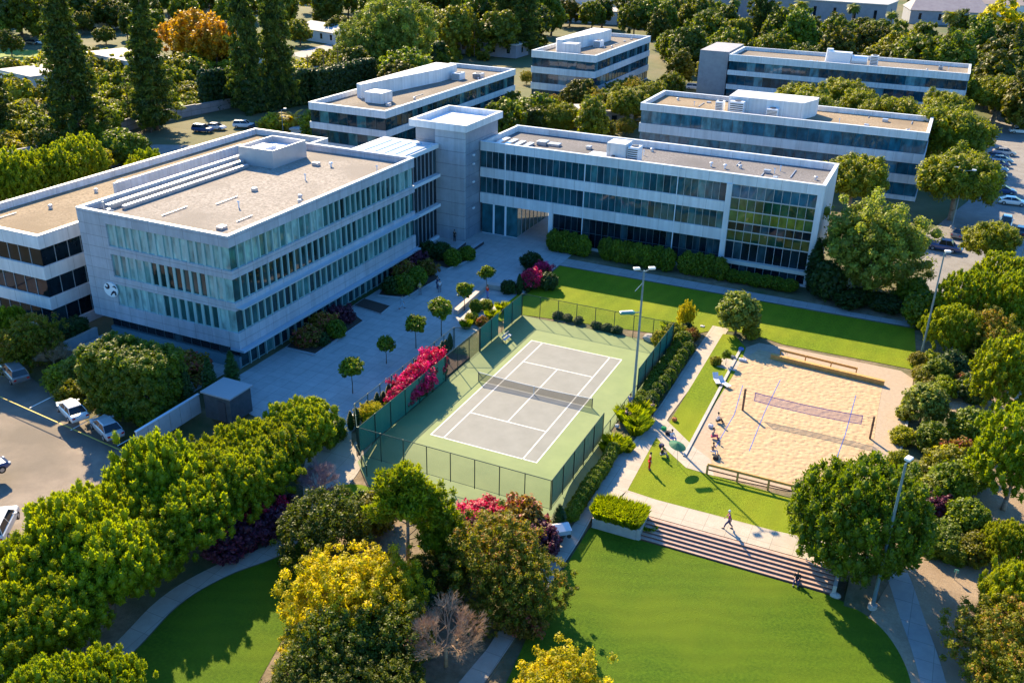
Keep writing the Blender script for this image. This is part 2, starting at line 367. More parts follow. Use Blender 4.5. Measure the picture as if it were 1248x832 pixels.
for i in range(3):   # redwood: whorls of drooping branches
    c = []; H = 27; q = random.Random(i+3)
    for k in range(64):
        h = (k/63)**.92; z = 2.0+h*(H-2.4); Rr = (6.6*(1-h)**.8+.2)*(.6+.5*q.random())*(1 if h > .08 else .7); nb = 3 if h > .85 else (5 if h > .4 else 6)
        for j in range(nb):
            a = q.uniform(0, 6.28)
            for e, f in ((.45, 1.0), (.85, .8)):
                rr_ = Rr*e*q.uniform(.8, 1.12)
                c.append((math.cos(a)*rr_, math.sin(a)*rr_, z-rr_*.22+q.uniform(-.2, .2), .95*f*(1.15-h*.6), .95*f*(1.15-h*.6), .42*(1.1-h*.4)))
    me = leafy('crown', c, 44, .26, L_red, .15, 3.0, -.25, .9, .25, .5, .6)
    tr = MB().path([(0, 0, -.2), (0, 0, 10), (0, 0, H-.5)], [.5, .33, .04], 8)
    for k in range(60):
        a = q.uniform(0, 6.28); z = q.uniform(2, 22); L = 4*(1-z/H)**.7; tr.tube((0, 0, z), (math.cos(a)*L, math.sin(a)*L, z-.25*L), .07, .02, 4)
    proto('redwood', 'redwood_tree', 'tree', me, tr)
for i in range(4):   # wood trees seen from afar
    kk = [(3.8, 4.2, 6.2), (4.6, 3.6, 5.8), (3.2, 5.2, 7.2), (5.0, 4.4, 6.6)][i]
    me = leafy('crown', sph_clumps(85, kk[0], kk[1], kk[2], 1.1, .35, .3, -.75, .3), 55, .42, L_forest, .4, 1.7, .4, .9, .6, .5)
    proto('forest', 'broadleaf_tree', 'tree', me, limbs(kk[2]+kk[1]*.6, .3, 3, 2.4, 5, .4, i+110))
me = leafy('crown', sph_clumps(90, 4.8, 3.8, 5.8, 1.1, .4, .35, -.7, .3), 55, .42, L_orange, .35, 1.6, .4, .9, .5, .5)
proto('orange', 'broadleaf_tree', 'tree', me, limbs(8, .3, 3.5, 2.2, 6, .3, 130))
me = leafy('crown', sph_clumps(90, 3.4, 4.8, 6.2, 1.0, .35, .3, -.8, .3), 55, .4, L_yellow, .35, 1.6, .6, .9, .5, .5)
proto('far_yellow', 'broadleaf_tree', 'tree', me, limbs(9, .3, 2.5, 2.2, 6, .3, 131))
for i in range(2):   # garden shrubs seen from afar
    me = leafy('foliage', sph_clumps(34, 1.9, 1.3, 1.2, .62, .4, .3, -.6, .3), 34, .30, L_garden, .4, 1.6, .4, .9, .6, .5)
    proto('garden_bush', 'garden_shrub', 'garden shrub', me, None, crown_name='foliage')
def frond_mesh(nf, L, m, zt, up=.7, leafL=.5, ns=12):
    V = []; F = []; T = []
    for k in range(nf):
        a = 2*PI*k*.618+rng.random()*.3; el = up*(1-k/nf*1.5)+rng.random()*.2; p = np.array([0, 0, zt]); dr = np.array([math.cos(a)*math.cos(el), math.sin(a)*math.cos(el), math.sin(el)])
        side = np.array([-math.sin(a), math.cos(a), 0]); tn = rng.random()*.6+(.4 if k < nf*.6 else 0)
        for j in range(ns):
            q0 = p.copy(); p = p+dr*L/ns; dr = dr+np.array([0, 0, -.16]); dr /= np.linalg.norm(dr)
            w_ = leafL*math.sin(PI*(j+1.2)/(ns+1.5))
            for sg in (-1, 1):
                e = q0+side*sg*w_+dr*w_*.6+np.array([0, 0, -.25*w_]); n0 = len(V)
                V += [q0, p+dr*.05, e, q0+(e-q0)*.4-dr*.04]; F.append((n0, n0+1, n0+2, n0+3)); T += [tn]*4
    return np_mesh('fronds', np.array(V), np.array(F), np.array(T), m)
for i in range(2):
    tr = MB(); z = 0
    for k in range(9): tr.tube((0, 0, k), (0, 0, k+1.0), .24-.006*k, .21-.006*k, 8)
    proto('palm', 'palm_tree', 'tree', frond_mesh(44, 2.6, L_palm, 9.0, 1.0, .75), tr, BARKP, crown_name='fronds')
    tr = MB().tube((0, 0, -.1), (0, 0, 2.4), .28, .24, 8)
    proto('short_palm', 'palm_tree', 'tree', frond_mesh(46, 3.0, leaf_mat('fronds_gold'+str(i), (.12, .11, .01), (.5, .36, .02), .4, .1), 2.6, 1.1, .6), tr, BARKP, crown_name='fronds')
def bare(seed, H, m, n0=8, sc=1.0):
    q = random.Random(seed); b = MB()
    def rec(p, d, L, r, k):
        e = p+d*L; b.tube(p, e, r, r*.62, 5 if k > 1 else 3, False)
        if k == 0: return
        for i in range(4 if k > 1 else 3):
            nd = (d+Vector((q.uniform(-1, 1), q.uniform(-1, 1), q.uniform(-.35, .7)))*.75).normalized(); rec(p+d*L*q.uniform(.6, 1), nd, L*q.uniform(.6, .8), r*.62, k-1)
    tr = MB(); tr.path([(0, 0, -.1), (0, 0, H*.3)], [.12*sc, .09*sc], 8)
    for i in range(n0):
        a = 2*PI*i/n0; rec(Vector((0, 0, H*.3)), Vector((math.cos(a)*.8, math.sin(a)*.8, q.uniform(.25, 1))).normalized(), H*.24, .06*sc, 5)
    return b, tr
for i, (m_, kk) in enumerate(((TWIG, 'bare'), (TWIGP, 'bare_mauve'))):
    b, tr = bare(i+5, 4.2, m_); o = b.build('branches', m_); me = o.data; bpy.data.objects.remove(o)
    proto(kk, 'bare_tree', 'tree', me, tr, m_, crown_name='branches')
def blades(n, R, h, m, lean=.5, w=.03):
    a = rng.random(n)*2*PI; r = R*np.sqrt(rng.random(n)); x = r*np.cos(a); y = r*np.sin(a); hh = h*(.6+.5*rng.random(n))
    a2 = a+rng.normal(size=n)*.8; lx = np.cos(a2)*lean*hh; ly = np.sin(a2)*lean*hh; wx = -np.sin(a2)*w; wy = np.cos(a2)*w; z = np.zeros(n)
    P = np.stack([np.c_[x-wx, y-wy, z], np.c_[x+wx, y+wy, z], np.c_[x+wx+lx*.35, y+wy+ly*.35, hh*.7], np.c_[x+lx, y+ly, hh]], 1).reshape(-1, 3)
    return np_mesh('blades', P, np.arange(4*n).reshape(n, 4), np.repeat(rng.random(n), 4), m)
for i in range(2):
    proto('grass_clump', 'tufted_plant', 'tufted plant', blades(420, .45, .95, L_grass, .55, .02), None, crown_name='blades')
    proto('spiky', 'spiky_plant', 'plant', blades(340, .3, 1.1, L_dark, .3, .04), None, crown_name='blades')
def hedge(name, label, cat, x0, x1, y0, y1, z0, h, m, leaf=.16, dens=70, cr=.42, group=None, lump=.12):
    t = thing(name, label, cat, ((x0+x1)/2, (y0+y1)/2, z0), 0, group); c = []
    X, Y = x1-x0, y1-y0; s = cr*1.25
    def g(a): return max(1, int(round(a/s)))
    for i in range(g(X)+1):
        for j in range(g(Y)+1):
            for k in range(g(h)+1):
                edge = i in (0, g(X)) or j in (0, g(Y)) or k == g(h)
                if not edge: continue
                c.append((-X/2+cr*.6+i*(X-cr*1.2)/g(X)+rng.normal()*lump*.6, -Y/2+cr*.6+j*(Y-cr*1.2)/g(Y)+rng.normal()*lump*.6, cr*.6+k*(h-cr*1.2)/g(h)+rng.normal()*lump*.7, cr, cr, cr))
    me = leafy('foliage', c, dens, leaf, m, .5, 1.6, .5, .8, .72, .5); o = bpy.data.objects.new('foliage', me); col.objects.link(o); adopt(o, t)
    tr = MB(); n = max(2, int(X/1.2)); 
    for i in range(n): tr.tube((-X/2+(i+.5)*X/n, 0, -.1), (-X/2+(i+.5)*X/n, 0, h*.6), .05, .02, 5)
    tr.build('stems', BARK, t)
    return t
# ------------------------------------------------------------------ the setting
def sm(a): a = max(0, min(1, a)); return a*a*(3-2*a)
def HW(x, y): return -0.9*sm((-13-y)/8.0)
def HE(x, y): return 0.0 if y > -15.2 else -0.98
def HG(x, y):
    if x < 12.75: return HW(x, y)
    if x > 33.2: return -0.9*sm((-13-y)/6.0)
    return HE(x, y)
def sheet(name, pts, off, m, H=HG, kind='structure', cuts=True, label=None):
    bm = bmesh.new(); vs = [bm.verts.new((x, y, 0)) for x, y in pts]; bm.faces.new(vs)
    if cuts:
        if H is HG:
            for xx in (12.73, 12.77, 33.17, 33.23): bmesh.ops.bisect_plane(bm, geom=bm.verts[:]+bm.edges[:]+bm.faces[:], plane_co=(xx, 0, 0), plane_no=(1, 0, 0))
        for yy in [-13-i for i in range(9)]+([-15.16, -15.24] if H is HG else []): bmesh.ops.bisect_plane(bm, geom=bm.verts[:]+bm.edges[:]+bm.faces[:], plane_co=(0, yy, 0), plane_no=(0, 1, 0))
    bmesh.ops.recalc_face_normals(bm, faces=bm.faces); bmesh.ops.triangulate(bm, faces=bm.faces)
    for v in bm.verts: v.co.z = H(v.co.x, v.co.y)+off
    for f in bm.faces:
        if f.normal.z < 0: f.normal_flip()
    me = bpy.data.meshes.new(name); bm.to_mesh(me); bm.free(); me.materials.append(m)
    o = bpy.data.objects.new(name, me); col.objects.link(o); tag(o, kind=kind)
    return o
def P(l, z=0): return [at(a, b, z) for a, b in l]
def cat(pts, n=6):
    out = []; q = [pts[0]]+list(pts)+[pts[-1]]
    for i in range(1, len(q)-2):
        p0, p1, p2, p3 = q[i-1:i+3]
        for k in range(n):
            t = k/n; out.append(tuple(.5*((2*p1[c])+(-p0[c]+p2[c])*t+(2*p0[c]-5*p1[c]+4*p2[c]-p3[c])*t*t+(-p0[c]+3*p1[c]-3*p2[c]+p3[c])*t**3) for c in (0, 1)))
    return out+[tuple(pts[-1])]
def side(pts, d):
    out = []
    for i, (x, y) in enumerate(pts):
        a, b = pts[max(0, i-1)], pts[min(len(pts)-1, i+1)]; L = math.hypot(b[0]-a[0], b[1]-a[1]); out.append((x-(b[1]-a[1])/L*d, y+(b[0]-a[0])/L*d))
    return out
def strip(pts, w): c = cat(pts); return side(c, w/2)+side(c, -w/2)[::-1]
def Z(c): return (lambda x, y: c)

SOIL = mat('soil', (.15, .105, .06), .95, (.27, .20, .125), 1.2, .6, 8, c3=(.055, .075, .02), scale3=.09)
def lawn_mat(name, a, b, c, band=0, ang=0):
    m = mat(name, tuple(v*.8 for v in a), .85, tuple(v*1.12 for v in b), 4.5, 1.0, 20, detail=10, c3=c, scale3=.10)
    if band:
        n, bs = nodes(m); lk = bs.inputs['Base Color'].links[0]; src = lk.from_socket
        tc = n.nodes.new('ShaderNodeTexCoord'); mp = n.nodes.new('ShaderNodeMapping'); mp.inputs['Rotation'].default_value = (0, 0, ang)
        wv = n.nodes.new('ShaderNodeTexWave'); wv.inputs['Scale'].default_value = band; wv.inputs['Distortion'].default_value = 6; wv.inputs['Detail'].default_value = 4
        n.links.new(tc.outputs['Object'], mp.inputs[0]); n.links.new(mp.outputs[0], wv.inputs[0])
        hs = n.nodes.new('ShaderNodeHueSaturation'); mr = n.nodes.new('ShaderNodeMapRange'); mr.inputs[3].default_value = .95; mr.inputs[4].default_value = 1.04
        n.links.new(wv.outputs[1], mr.inputs[0]); n.links.new(mr.outputs[0], hs.inputs['Value']); n.links.new(src, hs.inputs['Color']); n.links.new(hs.outputs[0], bs.inputs['Base Color'])
    n, bs = nodes(m); bs.inputs['Specular IOR Level'].default_value = .15
    return m
LAWN = lawn_mat('lawn_grass', (.125, .195, .004), (.175, .25, .005), (.22, .265, .008), .16, .1)
LAWN2 = lawn_mat('lawn_grass_deep', (.050, .118, .003), (.082, .155, .004), (.105, .165, .005), .22, 1.15)
def slab_mat(name, a, b, sx, sy, joint=.02, rough=.8, c3=None):
    """paving: mottled surface with dark joints every sx by sy metres"""
    m = mat(name, a, rough, b, .9, .25, 14, detail=7, c3=c3, scale3=.13)
    n, bs = nodes(m); src = bs.inputs['Base Color'].links[0].from_socket
    tc = n.nodes.new('ShaderNodeTexCoord'); br = n.nodes.new('ShaderNodeTexBrick'); br.offset = 0; br.inputs['Scale'].default_value = 1
    br.inputs['Brick Width'].default_value = sx; br.inputs['Row Height'].default_value = sy; br.inputs['Mortar Size'].default_value = joint; br.inputs['Mortar Smooth'].default_value = .1
    br.inputs['Color1'].default_value = (1, 1, 1, 1); br.inputs['Color2'].default_value = (.90, .90, .90, 1); br.inputs['Mortar'].default_value = (.55, .55, .55, 1)
    n.links.new(tc.outputs['Object'], br.inputs[0])
    mx = n.nodes.new('ShaderNodeMix'); mx.data_type = 'RGBA'; mx.blend_type = 'MULTIPLY'; mx.inputs[0].default_value = 1
    n.links.new(src, mx.inputs[6]); n.links.new(br.outputs[0], mx.inputs[7]); n.links.new(mx.outputs[2], bs.inputs['Base Color'])
    return m
PLAZA = slab_mat('plaza_paving', (.38, .375, .36), (.47, .46, .44), 1.5, 1.5, .02, .75)
PATHM = slab_mat('path_concrete', (.40, .34, .27), (.47, .41, .33), 1.8, 1.8, .02, .85)
PATHG = slab_mat('path_concrete_grey', (.30, .29, .28), (.38, .36, .33), 1.8, 1.8, .02, .85)
CONC = mat('concrete', (.36, .34, .31), .85, (.46, .43, .39), 1.5, .2, 12)
ASPH = mat('asphalt', (.20, .162, .13), .9, (.27, .22, .175), .8, .35, 30, detail=8, c3=(.155, .13, .105), scale3=.15)
ASPH2 = mat('asphalt_grey', (.19, .175, .16), .9, (.25, .235, .215), .5, .3, 30, detail=8)
SAND = mat('sand', (.41, .28, .155), .95, (.49, .35, .205), 1.5, 0)
n_, b_ = nodes(SAND)
tc_ = n_.nodes.new('ShaderNodeTexCoord'); vo_ = n_.nodes.new('ShaderNodeTexVoronoi'); vo_.feature = 'SMOOTH_F1'; vo_.inputs['Scale'].default_value = 2.6
ns_ = n_.nodes.new('ShaderNodeTexNoise'); ns_.inputs['Scale'].default_value = 3; mxv = n_.nodes.new('ShaderNodeMix'); mxv.data_type = 'VECTOR'; mxv.inputs[0].default_value = .12
n_.links.new(tc_.outputs['Object'], ns_.inputs[0]); n_.links.new(tc_.outputs['Object'], mxv.inputs[4]); n_.links.new(ns_.outputs[1], mxv.inputs[5]); n_.links.new(mxv.outputs[1], vo_.inputs[0])
bp_ = n_.nodes.new('ShaderNodeBump'); bp_.inputs['Strength'].default_value = .75; bp_.inputs['Distance'].default_value = .16
n_.links.new(vo_.outputs[0], bp_.inputs['Height']); n_.links.new(bp_.outputs[0], b_.inputs['Normal'])
SANDE = mat('sand_mat_edge', (.36, .275, .195), .95, (.42, .33, .235), 3, .3, 20)
GRAVEL = mat('gravel', (.33, .24, .155), .95, (.44, .33, .22), 5, .8, 22, detail=9, c3=(.24, .17, .11), scale3=.12)
WHITE_LINE = mat('line_white', (.78, .78, .74), .7)
YELLOW_LINE = mat('line_yellow', (.60, .42, .06), .7)
COURTG = mat('court_green', (.165, .225, .085), .8, (.205, .265, .10), .35, .1, 30, detail=8)
COURTB = mat('court_grey', (.195, .20, .185), .8, (.235, .24, .222), .5, .1, 30, detail=8)
MULCH = mat('mulch', (.045, .028, .020), .95, (.09, .06, .045), 6, .8, 18)

# ground
g = MB(); XS = [-2500, -400, -60, 12.74, 12.76, 33.1, 33.3, 45, 60, 400, 2500]; YS = [-400, -60]+[-21+i for i in range(5)]+[-16, -15.24, -15.16, -15, -14, -13]+[40, 200, 800, 3500]
for i in range(len(XS)-1):
    for j in range(len(YS)-1):
        c = [(XS[i], YS[j]), (XS[i+1], YS[j]), (XS[i+1], YS[j+1]), (XS[i], YS[j+1])]
        g.quad(*[(x, y, HG(x, y)-.06) for x, y in c])
tag(g.build('ground', mat('garden_ground', (.09, .085, .035), .95, (.17, .145, .07), .16, .5, 3, detail=9, c3=(.055, .085, .015), scale3=.03)), kind='structure')
# planted bed soil inside the campus
sheet('bed_soil', [(-34, -60), (50, -60), (52, 44), (-13, 44.3), (-13, -17), (-34, -17)], -.03, SOIL)
sheet('plaza', [(-31.5, -14), (-24, -16), (-15.5, -17.5), (-12.5, -14.8), (-12.3, 18), (-12.2, 44), (-16.9, 44.3), (-16.9, 74), (-28.5, 74), (-28.5, 50.9), (-33.5, 50.9), (-33.5, 30), (-29.6, 26.4), (-29.6, -12)], .0, PLAZA)
WP = [(-10.6, -15.6), (-9.6, -19.5), (-9.3, -22.5), (-9.4, -25.5), (-8.6, -28.6), (-8.5, -31.5), (-10.6, -35.5), (-11.6, -40), (-10.9, -46.5), (-11, -60)]
sheet('plaza_path', strip(WP, 1.7), .012, PATHM)
sheet('plaza_apron', [(-15.5, -17.5), (-12.5, -14.8), (-11.7, -16), (-9.9, -18.4), (-8.5, -21.3), (-10.2, -25.5), (-13, -22)], .0, PATHM)
sheet('court_surround', [(-9.6, -18.2), (-6.9, -20.6), (9.4, -19.6), (10.9, -18.6), (11.0, -4.5), (9.6, -3.6), (9.6, 18.1), (-9.7, 18.1)], .035, COURTG)
sheet('court_playing_area', [(-5.485, -11.885), (5.485, -11.885), (5.485, 11.885), (-5.485, 11.885)], .041, COURTB, Z(0), cuts=False)
lines = MB()
def ln(x0, y0, x1, y1, w=.055):
    if x0 == x1: lines.box(x0-w, x0+w, y0, y1, .043, .047)
    else: lines.box(x0, x1, y0-w, y0+w, .043, .047)
for sx in (-5.485, 5.485): ln(sx, -11.94, sx, 11.94)
for sx in (-4.115, 4.115): ln(sx, -11.829, sx, 11.829)
for sy in (-11.885, 11.885): ln(-5.43, sy, -4.17, sy); ln(-4.06, sy, 4.06, sy); ln(4.17, sy, 5.43, sy)
for sy in (-6.4, 6.4): ln(-4.06, sy, 4.06, sy)
ln(0, -6.345, 0, 6.345)
tag(lines.build('court_lines', WHITE_LINE), kind='structure')
# lawns
sheet('lawn_upper', [(-9.9, 18.2), (-11.8, 22), (-12.0, 36.4), (34.6, 36.6), (35.6, 24.5), (33, 24.6), (21, 24.5), (18.9, 25.2), (15.4, 25.6), (12.6, 24.6), (9.7, 21)], .02, LAWN, cuts=False)
sheet('lawn_strip', P([(881, 407), (818, 511), (813, 519), (834, 550), (903, 443), (909, 424), (896, 409)]), .034, LAWN, Z(0), cuts=False)
sheet('paved_patch', P([(873, 447), (881, 436), (905, 441), (898, 453)]), .040, PATHM, Z(0), cuts=False)
sheet('lawn_middle', P([(776, 562), (803, 526), (832, 558), (862, 577), (965, 607), (1010, 628), (1000, 672), (980, 662), (760, 600)]), .02, LAWN, cuts=False)
sheet('lawn_lower', [(12.85, -18.0), (13.0, -17.5), (17.2, -17.4), (32.4, -17.5)]+cat([(32.6, -17.6), (35.2, -18.8), (37.0, -20.9), (38.3, -24.2), (38.8, -29), (38.8, -60)])+[ (14, -60), (13.9, -36), (13.0, -28), (12.9, -20)], .02, LAWN2, Z(-.9))
sheet('lawn_west', side(cat(WP[4:]), .95)+[(2.5, -60), (.2, -47), (-2.2, -38), (-4.5, -33.5), (-6.5, -31)], .0, LAWN2)
sheet('lawn_round', [(-8.9+2.0+2.9*math.cos(a*PI/9), -23.3+2.5*math.sin(a*PI/9)) for a in range(18)], .02, LAWN)
# paths east of the court
sheet('court_path', [(12.3, 26), (14.3, 26), (14.3, 12), (13.9, 2), (13.95, -3.6), (14.3, -12.4), (14.0, -13.6), (14.1, -15.0), (12.75, -15.0), (12.74, -20), (13.9, -25) if False else (12.74, -21), (12.72, -28), (12.7, -33), (12.6, -38.5), (11.0, -38.5), (11.4, -34), (11.3, -28), (11.5, -20), (11.9, -14), (11.6, -8), (12.2, -4), (12.4, 4), (12.3, 12)], .03, PATHM)
sheet('stair_path', [(14.1, -15.15), (14.3, -12.35), (17, -12.6), (27, -12.5), (32.5, -12.0), (34.5, -12.6), (34.5, -15.15)], .034, PATHM, Z(0), cuts=False)
sheet('crossing_path', P([(790, 520), (806, 506), (846, 545), (866, 560), (870, 580), (836, 570), (812, 548)]), .04, PATHM, Z(0), cuts=False)
sheet('front_walk', [(-12.2, 36.6), (-12.2, 39.6), (26.6, 39.0), (26.6, 38.4), (34.8, 38.4), (35, 36.9)], .03, PATHG, cuts=False)
sheet('gravel_ground', P([(1060, 742), (1085, 705), (1100, 690), (1150, 640), (1180, 540), (1150, 480), (1250, 480), (1290, 600), (1250, 840), (1120, 840)]), .01, GRAVEL)
sheet('gravel_walk', strip([(36.4, -13.6), (37.5, -16.4), (38.7, -19.8), (39.8, -24.2), (40.4, -29), (40.6, -45), (40.6, -60)], 1.7), .03, PATHG)
# sand court
sheet('sand_border', P([(868, 478), (905, 425), (925, 418), (960, 424), (1040, 440), (1098, 452), (1113, 462), (1108, 500), (1086, 582), (1060, 600), (960, 598), (862, 578), (836, 556)]), .03, SANDE, Z(0), cuts=False)
sheet('sand_court', P([(882, 480), (903, 440), (925, 426), (1000, 444), (1076, 468), (1070, 500), (1058, 585), (1030, 600), (960, 592), (868, 566), (866, 545)]), .045, SAND, Z(0), cuts=False)
k = MB(); pts = P([(832, 556), (902, 424)]); (ax, ay), (bx, by) = pts; k.prism([(ax, ay), (ax+.3, ay-.02), (bx+.3, by), (bx, by)], -.05, .16)
tag(k.build('kerb', CONC), kind='structure')
k = MB(); pts = P([(1088, 582), (1116, 462)]); (ax, ay), (bx, by) = pts; k.prism([(ax, ay), (ax+.25, ay), (bx+.25, by), (bx, by)], -.05, .12)
tag(k.build('kerb', CONC), kind='structure')
# car parks and roads
sheet('parking_lot', [(-62, -17.5), (-50, -19.5), (-29.3, -26.2), (-22.3, -27.1), (-19, -30), (-19, -60), (-75, -60), (-75, -17.5)], .0, ASPH)
sheet('service_road', [(-116, 20), (-74, -30), (-68.5, 30), (-68.5, 43), (-50, 43), (-50, 62.5), (-75.5, 62.5), (-75.5, 112), (-84, 112), (-90, 74), (-117, 60)], -.01, ASPH2, cuts=False)
sheet('east_lot', P([(1098, 395), (1135, 330), (1110, 300), (1180, 245), (1195, 165), (1215, 130), (1300, 150), (1300, 330), (1200, 330), (1130, 400)]), .0, ASPH2, cuts=False)
sheet('far_road', P([(352, 66), (480, 33), (640, 22), (645, 30), (480, 43), (372, 72)]), .0, mat('far_paving', (.26, .25, .24), .9, (.34, .32, .3), .3), cuts=False)
sheet('far_road', P([(352, 76), (560, 44), (640, 48), (560, 54), (380, 84)]), .0, MATS['far_paving'], cuts=False)
pk = MB()
def stripe(a, b, w, z, m=pk):
    (x0, y0), (x1, y1) = a, b; d = math.hypot(x1-x0, y1-y0); nx, ny = -(y1-y0)/d*w/2, (x1-x0)/d*w/2
    m.prism([(x0-nx, y0-ny), (x1-nx, y1-ny), (x1+nx, y1+ny), (x0+nx, y0+ny)], z, z+.004)
yl = MB()
(ax, ay), (bx, by) = P([(-30, 470), (148, 549)]); stripe((ax, ay), (bx, by), .12, .006, yl)
tag(yl.build('parking_line', YELLOW_LINE), kind='structure')
for a, b in (((86, 524), (124, 503)), ((143, 543), (178, 524)), ((36, 497), (70, 480))): stripe(*P([a, b]), .12, .006)
for i in range(9):
    yy = 66+i*2.7*1.9; stripe((41, yy+60-10), (46.5, yy+60-10), .15, .006)
tag(pk.build('parking_line', WHITE_LINE), kind='structure')
GR = mat('far_lawn', (.10, .19, .01), .9, (.20, .27, .015), .2)
for q_ in ([(95, 58), (62, 60), (60, 78), (95, 74)], [(0, 60), (62, 62), (64, 80), (0, 84)], [(212, 122), (250, 118), (252, 136), (214, 140)], [(262, 112), (310, 98), (300, 92), (250, 104)], [(635, 118), (665, 128), (655, 145), (632, 140)]):
    sheet('far_lawn', P(q_), .0, GR, Z(0), cuts=False)
# stairs: six timber-toned treads between plaza path and lower lawn
st = thing('garden_stairs', 'wide flight of low reddish stone steps down to the lower lawn', 'steps', (24.6, -15.2, -.9))
TREAD = mat('tread_stone', (.40, .26, .20), .85, (.50, .34, .27), 3, .2, 14); RISER = mat('riser_shade', (.13, .06, .05), .9, (.18, .085, .07), 6, .3, 20)  # riser colour darkened to carry the shade of faces turned from the sun
for i in range(6):
    z1 = -.15*(i+1)+.0; y1 = -15.16-.36*i
    b = MB(); b.box(17.1, 32.2, y1-.40, y1-.02, -.98, z1-.0+.1); b.build('riser', RISER, st, True)
    b = MB(); b.box(17.1, 32.2, y1-.38, y1-.005, z1+.102, z1+.15); b.build('tread', TREAD, st, True, bevel=.01)
b = MB(); b.prism([(16.8, -15.2), (16.8, -17.55), (17.08, -17.55), (17.08, -15.2)], -1, .12); b.build('side_wall', CONC, st, True)
b = MB(); b.prism([(32.22, -15.2), (32.22, -17.55), (32.5, -17.55), (32.5, -15.2)], -1, .12); b.build('side_wall', CONC, st, True)
# retaining wall with grass bed west of the stairs
pl = thing('planter', 'concrete planter box of tall grass at the head of the stairs', 'planter', (14.9, -16.3, -.9))
b = MB(); b.box(13.0, 16.78, -17.6, -17.4, -1, .05); b.box(13.0, 13.2, -17.4, -15.2, -1, .05); b.build('wall', CONC, pl, True)
b = MB(); b.box(13.2, 16.78, -17.4, -15.16, -1, -.05); b.build('soil', MULCH, pl, True)
# ------------------------------------------------------------------ buildings
WHITE = mat('white_render', (.74, .74, .76), .55, (.80, .80, .82), 1.2, .08, 8, c3=(.66, .66, .67), scale3=.22)
WHITE2 = mat('white_metal', (.72, .74, .78), .4)
WHITE = slab_mat('white_cladding', (.72, .72, .74), (.79, .79, .81), 3.2, 60, .025, .5, c3=(.66, .66, .67))
PANEL = slab_mat('panel_grey', (.40, .42, .48), (.47, .49, .55), 2.3, 1.25, .03, .45)
STEEL = slab_mat('steel_panel', (.20, .24, .30), (.26, .30, .36), 50, 1.6, .04, .3)
CONCP = slab_mat('concrete_panel', (.38, .40, .44), (.46, .48, .52), 50, 1.9, .05, .5)
def side_map(m):
    """run the panel joints over upright walls: use (x+y, z) instead of (x, y)"""
    n = m.node_tree
    for b in n.nodes:
        if b.type == 'TEX_BRICK':
            tc = n.nodes.new('ShaderNodeTexCoord'); sp = n.nodes.new('ShaderNodeSeparateXYZ'); ad = n.nodes.new('ShaderNodeMath'); cb = n.nodes.new('ShaderNodeCombineXYZ')
            n.links.new(tc.outputs['Object'], sp.inputs[0]); n.links.new(sp.outputs[0], ad.inputs[0]); n.links.new(sp.outputs[1], ad.inputs[1])
            n.links.new(ad.outputs[0], cb.inputs[0]); n.links.new(sp.outputs[2], cb.inputs[1]); n.links.new(cb.outputs[0], b.inputs[0])
for m_ in (PANEL, STEEL, CONCP, WHITE): side_map(m_)
for m_ in (WHITE, PANEL, CONCP):     # rain streaks
    n_, b_ = nodes(m_); src_ = b_.inputs['Base Color'].links[0].from_socket; tc_ = n_.nodes.new('ShaderNodeTexCoord'); mp_ = n_.nodes.new('ShaderNodeMapping'); mp_.inputs['Scale'].default_value = (1.7, 1.7, .09)
    no_ = n_.nodes.new('ShaderNodeTexNoise'); no_.inputs['Scale'].default_value = 1; no_.inputs['Detail'].default_value = 6; n_.links.new(tc_.outputs['Object'], mp_.inputs[0]); n_.links.new(mp_.outputs[0], no_.inputs[0])
    mr_ = n_.nodes.new('ShaderNodeMapRange'); mr_.inputs[1].default_value = .35; mr_.inputs[2].default_value = .6; mr_.inputs[3].default_value = .86; mr_.inputs[4].default_value = 1.02; hs_ = n_.nodes.new('ShaderNodeHueSaturation')
    n_.links.new(no_.outputs[0], mr_.inputs[0]); n_.links.new(mr_.outputs[0], hs_.inputs['Value']); n_.links.new(src_, hs_.inputs['Color']); n_.links.new(hs_.outputs[0], b_.inputs['Base Color'])
def gravel_roof(name, a, b):
    m = mat(name, tuple(v*.72 for v in a), .95, tuple(v*1.12 for v in b), 3.2, .6, 9, detail=3, c3=tuple(v*.86 for v in a), scale3=.10); return m
ROOF_A = gravel_roof('roof_gravel_pale', (.26, .225, .19), (.36, .315, .27))
ROOF_B = gravel_roof('roof_gravel_tan', (.24, .175, .105), (.33, .25, .16))
ROOF_E = gravel_roof('roof_gravel_grey', (.13, .125, .13), (.20, .19, .195))
ROOF_C = gravel_roof('roof_gravel_brown', (.18, .15, .12), (.26, .22, .175))
TIN = mat('tin', (.38, .40, .44), .4, (.5, .52, .55), 2, metal=.6)
TIND = mat('dark_metal', (.06, .06, .07), .5)
